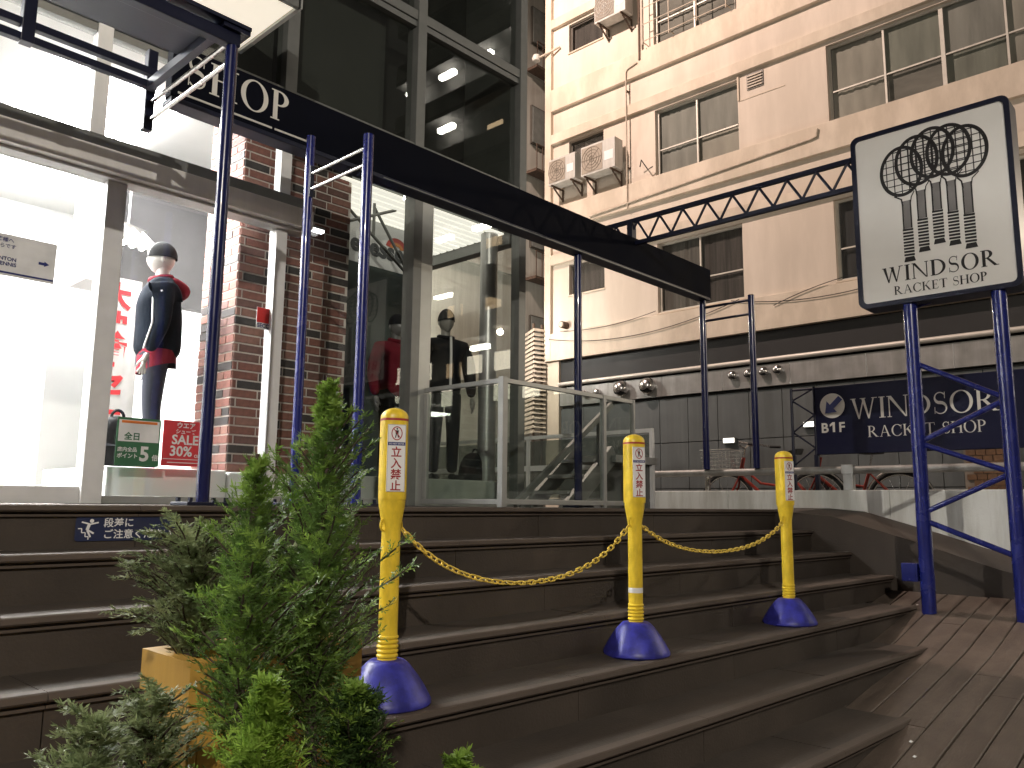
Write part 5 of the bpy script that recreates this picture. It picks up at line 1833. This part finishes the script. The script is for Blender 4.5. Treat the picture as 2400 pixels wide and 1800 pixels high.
    if hood:
        hv = [(P(-0.07, 0.10, 1.50), 0.035 * k, 0.03 * k), (P(-0.155, 0.05, 1.44), 0.05 * k, 0.06 * k), (P(-0.165, 0, 1.40), 0.055 * k, 0.075 * k), (P(-0.155, -0.05, 1.44), 0.05 * k, 0.06 * k), (P(-0.07, -0.10, 1.50), 0.035 * k, 0.03 * k)]
        skin_mesh('hood', hood, t, [hv])
    if shirt:
        sh = MB()
        vs, fs = [], []
        for j, zz in enumerate((0.79, 0.93)):
            for i in range(24):
                a = 2 * math.pi * i / 24
                dz = -0.05 * math.cos(a) if j == 0 else 0
                vs.append(P(0.142 * math.cos(a), 0.182 * math.sin(a), zz + dz))
        fs = [(i, (i + 1) % 24, 24 + (i + 1) % 24, 24 + i) for i in range(24)]
        sh.add(vs, fs)
        sh.build('shirt_hem', shirt, t, smooth=True, fix=False)
    if stripe:
        for s_ in (-1, 1):
            for q in (0, 0.035):
                MB().tube([P(0.06 - 0.02, (0.255 + arm_out) * s_ - 0.04 * s_, 1.365 - q), P(-0.01, (0.235 + arm_out) * s_ + 0.052 * s_, 1.355 - q), P(-0.08, (0.225 + arm_out) * s_ - 0.005 * s_, 1.37 - q)], 0.007, 6).build('sleeve_stripe', stripe, t, smooth=True)
            MB().tube([P(0.045, (0.262 + arm_out) * s_ + 0.02 * s_, 1.30), P(0.036, (0.27 + arm_out) * s_ + 0.03 * s_, 1.10), P(0.085, (0.26 + arm_out) * s_ + 0.02 * s_, 0.90)], 0.006, 6).build('arm_piping', stripe, t, smooth=True)
    return t
mannequin(2.46, 5.85, 0.236, 1.66, math.radians(155), 'mannequin in navy jacket with red hood and grey trousers by the lit left window',
          mat('navy jacket', (0.0055, 0.008, 0.013), 0.95, var=0.3, bump=0.3, bscale=40, spec=0.08), mat('slate trousers', (0.026, 0.028, 0.037), 0.9, bump=0.2, bscale=40, spec=0.1), shirt=M_REDFAB, hood=M_REDFAB, stripe=M_STICK)
mannequin(4.50, 5.66, 0.236, 1.46, math.radians(-100), 'mannequin in dark red top and black cap in front of the sportswear poster', M_REDFAB, M_BLACKFAB, skin=M_MANQD)
m3 = mannequin(5.18, 5.75, 0.236, 1.64, math.radians(-112), 'mannequin in black tracksuit with white zip beside the round steel column', M_BLACKFAB, M_BLACKFAB, skin=mat('mannequin pale', (0.32, 0.31, 0.28), 0.35), arm_out=0.04)
cfz = Vector((math.cos(math.radians(-112)), math.sin(math.radians(-112)), 0))
MB().tube([Vector((5.18, 5.75, 0.236 + 1.36)) + cfz * 0.150, Vector((5.18, 5.75, 0.236 + 1.22)) + cfz * 0.162, Vector((5.18, 5.75, 0.236 + 1.02)) + cfz * 0.162, Vector((5.18, 5.75, 0.236 + 0.84)) + cfz * 0.162], 0.012, 8).build('zip', M_STICK, m3, smooth=True)
# bags
def bag(x, y, z, w, d, h, rot, label):
    t = thing('sports_bag', (x, y, z), label, 'bag', 'black bags standing in the shop window')
    m = MB()
    c, s_ = math.cos(rot), math.sin(rot)
    prof = [(0.92, 0.0), (1.0, 0.06), (0.98, 0.35), (0.86, 0.66), (0.62, 0.88), (0.30, 0.985), (0.06, 1.0)]
    vs, fs = [], []
    n = 20
    for r, hh in prof:
        for i in range(n):
            a = 2 * math.pi * i / n
            q = (abs(math.cos(a)) ** 3 + abs(math.sin(a)) ** 3) ** (-1 / 3)
            X_, Y_ = math.cos(a) * q * w / 2 * r, math.sin(a) * q * d / 2 * min(1, r + 0.1)
            X_ += w * 0.10 * hh
            vs.append((x + X_ * c - Y_ * s_, y + X_ * s_ + Y_ * c, z + h * hh))
    for j in range(len(prof) - 1):
        for i in range(n):
            q = (i + 1) % n
            fs.append((j * n + i, j * n + q, (j + 1) * n + q, (j + 1) * n + i))
    fs += [tuple(range(n - 1, -1, -1)), tuple(range((len(prof) - 1) * n, len(prof) * n))]
    m.add(vs, fs)
    m.build('body', M_BLACKFAB, t, smooth=True)
    tv = [(x + (w * 0.10 + math.cos(a) * w * 0.14) * c, y + (w * 0.10 + math.cos(a) * w * 0.14) * s_, z + h * 0.98 + math.sin(a) * h * 0.14) for a in [math.pi * i / 8 for i in range(9)]]
    MB().tube(tv, 0.010, 6).build('handle', M_BLACKFAB, t, smooth=True)
    MB().tube([(x + (-w * 0.3) * c + d * 0.5 * s_, y - w * 0.3 * s_ - d * 0.5 * c, z + h * 0.42), (x + (w * 0.42) * c + d * 0.5 * s_, y + w * 0.42 * s_ - d * 0.5 * c, z + h * 0.42)], 0.006, 6).build('zip', M_GREYFAB, t, smooth=True)
bag(2.10, 5.60, 0.236, 0.30, 0.18, 0.34, 0.1, 'black sports bag standing on the white plinth left of the green poster')
bag(5.36, 5.52, 0.236, 0.36, 0.20, 0.27, 0.2, 'black angular bag lying at the feet of the black tracksuit mannequin')
# red and white sale banner behind the left mannequin
t = thing('sale_banner', (2.30, 6.35, 0.236), 'tall white banner with red lettering behind the left mannequin', 'banner')
s_ = MB().box(2.16, 2.52, 6.36, 6.37, 0.30, 1.72).build('sheet', M_PWHITE, t)
MB().cyl((2.34, 6.385, 0.0), (2.34, 6.385, 1.74), 0.010, 8).build('stand_pole', M_CHROME, t, smooth=True)
MB().box(2.18, 2.50, 6.36, 6.41, 0.236, 0.25).build('stand_foot', M_CHROME, t)
for q, ch in enumerate('大決算セール'):
    text('lettering', ch, 0.21, M_PRED, s_, (2.34, 6.36, 1.50 - 0.225 * q), FA, 0.003, 'CENTER', 0.009)

# ================================================================== PLANTS
def leaf_mat(name, c1, c2, trans=0.35):
    m = bpy.data.materials.new(name)
    m.use_nodes = True
    nt = m.node_tree
    p = nt.nodes['Principled BSDF']
    oi = nt.nodes.new('ShaderNodeTexCoord')
    nz = nt.nodes.new('ShaderNodeTexNoise')
    nz.inputs['Scale'].default_value = 22
    nz.inputs['Detail'].default_value = 3
    nt.links.new(oi.outputs['Object'], nz.inputs['Vector'])
    cr = nt.nodes.new('ShaderNodeValToRGB')
    cr.color_ramp.elements[0].position = 0.35
    cr.color_ramp.elements[1].position = 0.68
    cr.color_ramp.elements[0].color = (*c1, 1)
    cr.color_ramp.elements[1].color = (*c2, 1)
    nt.links.new(nz.outputs[0], cr.inputs[0])
    nt.links.new(cr.outputs[0], p.inputs['Base Color'])
    p.inputs['Roughness'].default_value = 0.55
    tr = nt.nodes.new('ShaderNodeBsdfTranslucent')
    nt.links.new(cr.outputs[0], tr.inputs[0])
    mx = nt.nodes.new('ShaderNodeMixShader')
    mx.inputs[0].default_value = trans
    nt.links.new(p.outputs[0], mx.inputs[1])
    nt.links.new(tr.outputs[0], mx.inputs[2])
    nt.links.new(mx.outputs[0], nt.nodes['Material Output'].inputs[0])
    return m
L_DARK = leaf_mat('conifer green', (0.028, 0.062, 0.018), (0.075, 0.135, 0.034))
L_MID = leaf_mat('conifer mid green', (0.075, 0.148, 0.034), (0.205, 0.320, 0.072))
L_LIME = leaf_mat('lime conifer', (0.13, 0.24, 0.030), (0.32, 0.47, 0.075))
L_TIP = leaf_mat('fresh conifer tips', (0.14, 0.26, 0.040), (0.32, 0.47, 0.090))
L_GREY = leaf_mat('grey green strands', (0.12, 0.165, 0.068), (0.31, 0.36, 0.17))

def conifer(name, label, base, H, Rr, seed, lmat, style='spire', pot=None, nb=None, lean=(0, 0)):
    """potted conifer: trunk, limbs and a crown of leaf-sized sprays"""
    rg = np.random.RandomState(seed)
    t = thing(name, base, label, 'plant')
    bx_, by_, bz_ = base
    # trunk
    npt = 9
    tp = []
    for i in range(npt):
        u = i / (npt - 1)
        tp.append((bx_ + lean[0] * u + 0.008 * math.sin(u * 7 + seed), by_ + lean[1] * u + 0.008 * math.cos(u * 6 + seed), bz_ + H * u * 0.96))
    MB().tube(tp, 0.01, 7, rs=[0.009 * (1 - 0.8 * i / (npt - 1)) + 0.0015 for i in range(npt)]).build('trunk', M_BARK, t, smooth=True)
    V, F, TIP = [], [], []
    limbs = MB()
    def leaf(p, d, n, L, w, tip=0):
        k = len(V)
        TIP.append(tip)
        m_ = p + d * (L * 0.5)
        q = n * w
        V.extend((p, m_ + q, p + d * L, m_ - q))
        F.append((k, k + 1, k + 2, k + 3))
    nb = nb or int(260 * H)
    up = np.array([0, 0, 1.0])
    for b in range(nb):
        u = (b + rg.rand()) / nb
        u = u ** 0.9
        hgt = 0.06 + 0.94 * u
        i = min(npt - 2, int(hgt * 0.96 * (npt - 1)))
        fr = hgt * 0.96 * (npt - 1) - i
        o = np.array(tp[i]) * (1 - fr) + np.array(tp[i + 1]) * fr
        az = b * 2.39996 + rg.normal(0, 0.35)
        if style == 'spire':
            rad = Rr * (1.02 - hgt) ** 0.9 * (0.6 + 0.65 * rg.rand()) * min(1.0, 0.42 + 1.7 * hgt) + 0.003
            rad *= 0.75 + 0.35 * math.sin(hgt * 17 + az * 2 + seed)
            rise = 0.75 + 0.9 * hgt
            droop = 0.22
        elif style == 'open':
            rad = Rr * (1.1 - 0.55 * hgt) * (0.35 + 0.85 * rg.rand())
            rise = 1.3 + 0.5 * rg.rand()
            droop = 0.75
        elif style == 'bush':
            rad = Rr * (1.1 - hgt) ** 0.45 * (0.5 + 0.7 * rg.rand())
            rise = 0.8
            droop = 0.15
        else:  # weeping strands
            rad = Rr * (0.5 + 0.7 * rg.rand()) * (1.05 - 0.45 * hgt)
            rise = 1.15
            droop = 1.55
        rad = max(rad, 0.012)
        out = np.array([math.cos(az), math.sin(az), 0])
        n = max(4, int(rad / 0.009))
        pts = []
        for k in range(n + 1):
            s = k / n
            pts.append(o + out * rad * s + up * rad * (rise * s - droop * s * s) + rg.normal(0, 0.0015, 3))
        if rad > 0.05:
            limbs.tube([tuple(q) for q in pts[::3]] or [tuple(pts[0]), tuple(pts[-1])], 0.0016, 4) if len(pts[::3]) > 1 else None
        for k in range(1, n + 1):
            d = pts[k] - pts[k - 1]
            d /= (np.linalg.norm(d) + 1e-9)
            side = np.cross(d, up)
            side /= (np.linalg.norm(side) + 1e-9)
            nn_ = np.cross(side, d)
            s = k / n
            if style == 'weep':
                for sg in (-1, 1):
                    for q in range(3):
                        dd = d * (0.9 + 0.3 * rg.rand()) + side * sg * (0.25 + 0.4 * rg.rand()) + nn_ * rg.normal(0, 0.25)
                        dd /= np.linalg.norm(dd)
                        pn = np.cross(dd, nn_ + rg.normal(0, 0.4, 3))
                        pn /= (np.linalg.norm(pn) + 1e-9)
                        leaf(pts[k] + rg.normal(0, 0.003, 3), dd, pn, 0.016 + 0.018 * rg.rand(), 0.0014)
            else:
                fresh = 1 if lmat is not L_GREY and ((s > 0.7 and rg.rand() < 0.5) or (hgt > 0.84 and s > 0.3)) else 0
                Ls = (0.036 if style == 'spire' else 0.028) * (1.15 - 0.55 * s) * (1.0 if hgt < 0.6 else max(0.3, 1.0 - 1.75 * (hgt - 0.6)))
                for sg in (-1, 1):
                    dd = d * 0.85 + side * sg * (0.65 + 0.3 * rg.rand()) + nn_ * rg.normal(0.1, 0.25)
                    dd /= np.linalg.norm(dd)
                    # a little spray: spine plus scale leaves on both sides
                    for q in range(4):
                        pp = pts[k] + dd * Ls * q / 4
                        for s2 in (-1, 1):
                            e_ = dd * 0.9 + np.cross(dd, nn_) * s2 * 0.75 + rg.normal(0, 0.22, 3)
                            e_ /= np.linalg.norm(e_)
                            pn = np.cross(e_, nn_ + rg.normal(0, 0.35, 3))
                            pn /= (np.linalg.norm(pn) + 1e-9)
                            leaf(pp, e_, pn, 0.0085 + 0.006 * rg.rand(), 0.0015, fresh)
                    pn = np.cross(dd, nn_ + rg.normal(0, 0.3, 3))
                    pn /= (np.linalg.norm(pn) + 1e-9)
                    leaf(pts[k], dd, pn, Ls * 1.1, 0.0013, fresh)
    if limbs.v:
        limbs.build('limbs', M_BARK, t, fix=False)
    b0 = np.array(base)
    VA = np.array(V).reshape(-1, 4, 3) - b0
    TA = np.array(TIP)
    for part_name, sel, mt in (('crown', TA == 0, lmat), ('new_growth', TA == 1, L_LIME if lmat is L_LIME else L_TIP)):
        if not sel.any():
            continue
        vv = VA[sel].reshape(-1, 3)
        me = bpy.data.meshes.new(part_name)
        me.from_pydata(vv.tolist(), [], np.arange(len(vv)).reshape(-1, 4).tolist())
        me.materials.append(mt)
        o = bpy.data.objects.new(part_name, me)
        COL.objects.link(o)
        o.parent = t
        o['kind'] = 'stuff'
    if pot:
        r, h = pot
        MB().lathe((bx_, by_, bz_ - h), [(r * 0.74, 0), (r * 0.96, h * 0.86), (r * 1.06, h * 0.87), (r * 1.08, h + 0.012), (r * 0.98, h + 0.012), (r * 0.95, h * 0.9)], 24).build('pot', M_POT, t, smooth=True)
        MB().lathe((bx_, by_, bz_ - 0.03), [(r * 0.9, 0.0), (r * 0.9, 0.012), (r * 0.3, 0.02)], 16).build('soil', M_SOIL, t)
    return t

# planter box and a low bench that carries the pots (mostly below the frame)
pb = thing('planter_box', (0.87, 1.45, -1.19), 'tall ochre yellow planter box on the steps behind the conifers', 'planter')
XA, XBb, YA, YBb, ZA, ZTp = 0.69, 1.04, 1.40, 1.585, -1.19, -0.255
for d in ((XA, XA + 0.018, YA, YBb), (XBb - 0.018, XBb, YA, YBb), (XA + 0.0181, XBb - 0.0181, YA, YA + 0.018), (XA + 0.0181, XBb - 0.0181, YBb - 0.018, YBb)):
    for z0, z1 in ((-1.19, -0.70), (-0.696, -0.33)):
        MB().box(*d, z0, z1).build('side_panel', M_PLANTER, pb, bevel=0.003)
rim = MB()
rim.box(XA - 0.006, XBb + 0.006, YA - 0.006, YA + 0.022, -0.327, ZTp)
rim.box(XA - 0.006, XBb + 0.006, YBb - 0.022, YBb + 0.006, -0.327, ZTp)
rim.box(XA - 0.006, XA + 0.022, YA + 0.0221, YBb - 0.0221, -0.327, ZTp)
rim.box(XBb - 0.022, XBb + 0.006, YA + 0.0221, YBb - 0.0221, -0.327, ZTp)
rim.build('rim', M_PLANTER, pb)
MB().box(XA + 0.02, XBb - 0.02, YA + 0.02, YBb - 0.02, -0.40, -0.30).build('soil', M_SOIL, pb)
bench = thing('plant_bench', (0.75, 1.05, -1.36), 'low wooden bench carrying the potted conifers at the foot of the steps', 'bench')
MB().box(0.22, 1.22, 0.80, 1.30, -0.66, -0.62).build('top', M_WOOD, bench, bevel=0.004)
for x in (0.27, 1.17):
    for y in (0.84, 1.21):
        MB().box(x - 0.03, x + 0.03, y - 0.03, y + 0.03, -1.36, -0.661).build('leg', M_WOOD, bench)

conifer('conifer', 'tall green conifer with pointed tip at the right of the plant group', (0.825, 1.23, -0.46), 0.735, 0.205, 3, L_MID, 'spire', (0.075, 0.16), 200)
conifer('conifer', 'shorter green conifer left of the tall one with bright tip', (0.668, 1.19, -0.46), 0.580, 0.145, 8, L_MID, 'spire', (0.07, 0.16), 150)
conifer('grey_conifer', 'greyish open conifer spraying up from the ochre planter, leftmost', (0.725, 1.49, -0.30), 0.245, 0.135, 12, L_GREY, 'open', None, 130)
conifer('grey_conifer', 'second greyish conifer in the planter, mostly behind the green ones', (0.90, 1.49, -0.30), 0.20, 0.11, 15, L_GREY, 'open', None, 90)
conifer('lime_conifer', 'small bright lime conifer in the foreground at the bottom edge', (0.598, 1.00, -0.455), 0.245, 0.085, 21, L_LIME, 'spire', (0.055, 0.165), 100)
conifer('grey_conifer', 'small grey arching conifer at the lower left of the plant group', (0.440, 1.16, -0.44), 0.175, 0.065, 27, L_GREY, 'open', (0.06, 0.18), 60)
conifer('grey_conifer', 'thin grey arching conifer in front of the ochre planter', (0.560, 1.25, -0.44), 0.18, 0.070, 31, L_GREY, 'open', (0.06, 0.18), 55)
conifer('lime_conifer', 'tiny lime conifer tip peeking in at the bottom edge, apart from the group', (0.885, 0.93, -0.475), 0.125, 0.04, 36, L_LIME, 'bush', (0.045, 0.145), 40)
conifer('conifer', 'low dark conifer filling the bottom of the plant group', (0.80, 1.08, -0.46), 0.20, 0.105, 41, L_DARK, 'spire', (0.065, 0.16), 120)

# litter on the boardwalk and steps
for k, (x, y, dz, l) in enumerate(((4.05, 1.30, 0, 'left scrap of white litter on the boardwalk planks'), (4.2, 1.36, 0, 'right scrap of white litter on the boardwalk planks'), (6.55, 2.02, 0, 'small white pebble of litter beside the foot of the sign post'))):
    z = ramp_z(x)
    m = MB()
    m.add([(x - 0.012, y - 0.006, z + 0.002), (x + 0.010, y - 0.008, z + 0.004), (x + 0.014, y + 0.006, z + 0.002), (x - 0.006, y + 0.008, z + 0.003), (x, y, z + 0.011)],
          [(0, 1, 4), (1, 2, 4), (2, 3, 4), (3, 0, 4), (3, 2, 1, 0)])
    tag(m.build('litter', M_STICK), l, 'litter', 'scraps of litter on the planks')

# ================================================================== LAMPS
def light_obj(name, kind, loc, energy, col, target=None, parent=None, size=0.2, size_y=None, spot=None, blend=0.4):
    d = bpy.data.lights.new(name, kind)
    d.energy = energy
    d.color = col
    if kind == 'AREA':
        d.size = size
        if size_y:
            d.shape = 'RECTANGLE'
            d.size_y = size_y
    else:
        d.shadow_soft_size = size
    if kind == 'SPOT':
        d.spot_size = math.radians(spot)
        d.spot_blend = blend
    o = bpy.data.objects.new(name, d)
    COL.objects.link(o)
    p = Vector(loc)
    if target is not None:
        q = (Vector(target) - p).to_track_quat('-Z', 'Y')
        o.rotation_euler = q.to_euler()
    o.location = p - (root_loc(parent) if parent else Vector())
    if parent:
        o.parent = parent
    return o

def street_lamp(x, y, z0, z1, label, energy, col, ax=(0.6, 0)):
    t = thing('street_lamp', (x, y, z0), label, 'street lamp')
    MB().tube([(x, y, z0), (x, y, z0 + (z1 - z0) * 0.9), (x + ax[0] * 0.3, y + ax[1] * 0.3, z1 + 0.02), (x + ax[0], y + ax[1], z1 + 0.10)], 0.05, 12).build('pole', M_ALUDARK, t, smooth=True)
    MB().lathe((x + ax[0], y + ax[1], z1 - 0.02), [(0.10, 0.02), (0.20, 0.05), (0.16, 0.14), (0.05, 0.18)], 20).build('lamp_head', M_ALUDARK, t, smooth=True)
    light_obj('lamp', 'POINT', (x + ax[0], y + ax[1], z1 - 0.08), energy, col, parent=t, size=0.06)
    return t
street_lamp(13.2, -1.9, -0.27, 3.9, 'street lamp standing beyond the right edge of the view', 420, (1.0, 0.84, 0.66), (-0.5, 0))
street_lamp(-5.2, -5.2, -1.36, 5.4, 'tall street lamp behind the viewer on the left', 2700, (1.0, 0.92, 0.82), (0.6, 0.4))

# alley lamp added to brighten the brown wall behind the corner glass
al = thing('alley_fill_lamp', (13.2, 13.2, -0.27), 'added alley lamp on a post, brightening the wall behind the corner glass of the shop', 'lamp')
MB().cyl((13.2, 13.2, -0.27), (13.2, 13.2, 4.05), 0.04, 12).build('post', M_ALUDARK, al, smooth=True)
MB().lathe((13.2, 13.2, 4.05), [(0.05, 0), (0.13, 0.04), (0.16, 0.16), (0.12, 0.28), (0.03, 0.33)], 20).build('globe', emission('alley globe', (1.0, 0.95, 0.82), 14.0), al, smooth=True)
light_obj('lamp', 'POINT', (13.0, 12.85, 4.2), 260, (1.0, 0.96, 0.88), parent=al, size=0.12)

# flood lamp on the roof edge of the shop tower, washing the beige wall
fl_ = thing('roof_floodlight', (5.7, 12.2, 15.5), 'floodlight on the roof edge of the shop tower', 'floodlight')
MB().bar((5.5, 12.2, 15.5), (6.0, 12.2, 15.62), 0.05, 0.05).build('arm', M_ALUDARK, fl_)
MB().box(5.95, 6.15, 12.0, 12.4, 15.45, 15.75).build('housing', M_ALUDARK, fl_, bevel=0.01)
light_obj('flood', 'SPOT', (6.22, 12.2, 15.55), 8900, (1.0, 0.775, 0.67), (15, 7.2, 6.2), fl_, 0.12, spot=120, blend=0.6)

# shop interior: ceiling panels and a spotlight track
cl = thing('shop_ceiling_lights', (0.6, 7, 3.0), 'rows of bright white light panels on the shop ceiling', 'ceiling light')
for i, x in enumerate((-2.4, -0.9, 0.6, 2.1)):
    MB().box(x - 0.45, x + 0.45, 5.9, 8.6, 3.03, 3.055).build('light_panel', emission('panel glow', (1.0, 0.97, 0.97), 70.0), cl)
tk = thing('spotlight_track', (2.1, 6.6, 2.5), 'white spotlight track hanging behind the left shop window', 'lighting track')
ta, tb = Vector((2.02, 5.65, 2.10)), Vector((2.42, 7.3, 2.36))
ta, tb = Vector((2.06, 5.95, 2.03)), Vector((2.90, 7.30, 2.42))
MB().bar(ta, tb, 0.04, 0.04).build('bar', M_WHITEF, tk)
for u in (0.05, 0.5, 0.95):
    p = ta.lerp(tb, u)
    MB().cyl(p, (p.x, p.y, 3.05), 0.008, 8).build('hanger', M_WHITEF, tk, smooth=True)
for u in (0.10, 0.32, 0.55, 0.8):
    p = ta.lerp(tb, u)
    q = p + Vector((0.06, -0.03, -0.10))
    h = MB().cyl(p + Vector((0, 0, -0.02)), q + Vector((0.04, -0.02, -0.05)), 0.035, 14, 0.05).build('spot_head', M_WHITEF, tk, smooth=True)
    e_ = q + Vector((0.042, -0.021, -0.053))
    MB().cyl(e_, e_ + Vector((0.004, -0.002, -0.005)), 0.042, 14).build('bulb', emission('bulb', (1.0, 0.95, 0.88), 60.0), h)
light_obj('track_light', 'SPOT', (2.35, 6.2, 2.05), 120, (1, 0.97, 0.93), (2.85, 5.55, 1.0), tk, 0.05, spot=110)
# small emergency lamp beside the pillar
t = thing('wall_lamp', (3.12, 5.1, 2.1), 'small bright strip lamp fixed at the end of the grey transom', 'lamp')
MB().box(3.21, 3.36, YG - 0.06, YG - 0.02, 2.06, 2.08).build('diffuser', emission('strip glow', (1, 1, 0.98), 5.0), t)
MB().box(3.205, 3.365, YG - 0.065, YG - 0.006, 2.081, 2.10).build('bracket', M_ALUDARK, t)
# entrance canopy has no down lights; its soffit material glows instead
for x in (-1.8, 0.0, 1.8):
    pass

# ---- lit tower across the street, seen only as a reflection in the upper panes
ot = thing('opposite_tower', (30, -20, -0.27), 'dark balcony tower across the street with lit corridor tubes, mirrored in the shop glass', 'building')
MB().box(29.2, 38, -25.5, -12, -0.27, 44).build('wall', M_BACKB, ot)
rt = random.Random(2)
for fl2 in range(13):
    z = 2.0 + 3.2 * fl2
    MB().box(28.0, 29.2, -25.5, -12, z, z + 0.25).build('balcony_slab', M_BACKB, ot)
    MB().box(28.0, 28.12, -25.5, -12, z + 0.25, z + 1.25).build('parapet', mat('tower parapet', (0.22, 0.21, 0.20), 0.8), ot)
    y = -25.0
    while y < -13.5:
        if rt.random() < 0.55:
            MB().box(28.35, 28.65, y, y + 1.2, z + 2.62, z + 2.86).build('tube_lamp', emission('tube', (1.0, 0.95, 0.85), 42.0), ot)
        if rt.random() < 0.3:
            MB().box(29.12, 29.19, y + 0.3, y + 1.4, z + 0.5, z + 2.3).build('lit_window', emission('lit room', (1.0, 0.72, 0.42), 2.2), ot)
        y += 2.9
for k in range(6):
    for q in range(2):
        if (k + q) % 4 == 3:
            continue
        MB().box(27.9, 27.98, -24.6 + k * 1.9, -23.6 + k * 1.9, 5.0 + q * 1.5, 5.9 + q * 1.5).build('shop_window', emission('shop window glow', (1.0, 0.90, 0.70), 7.0), ot)
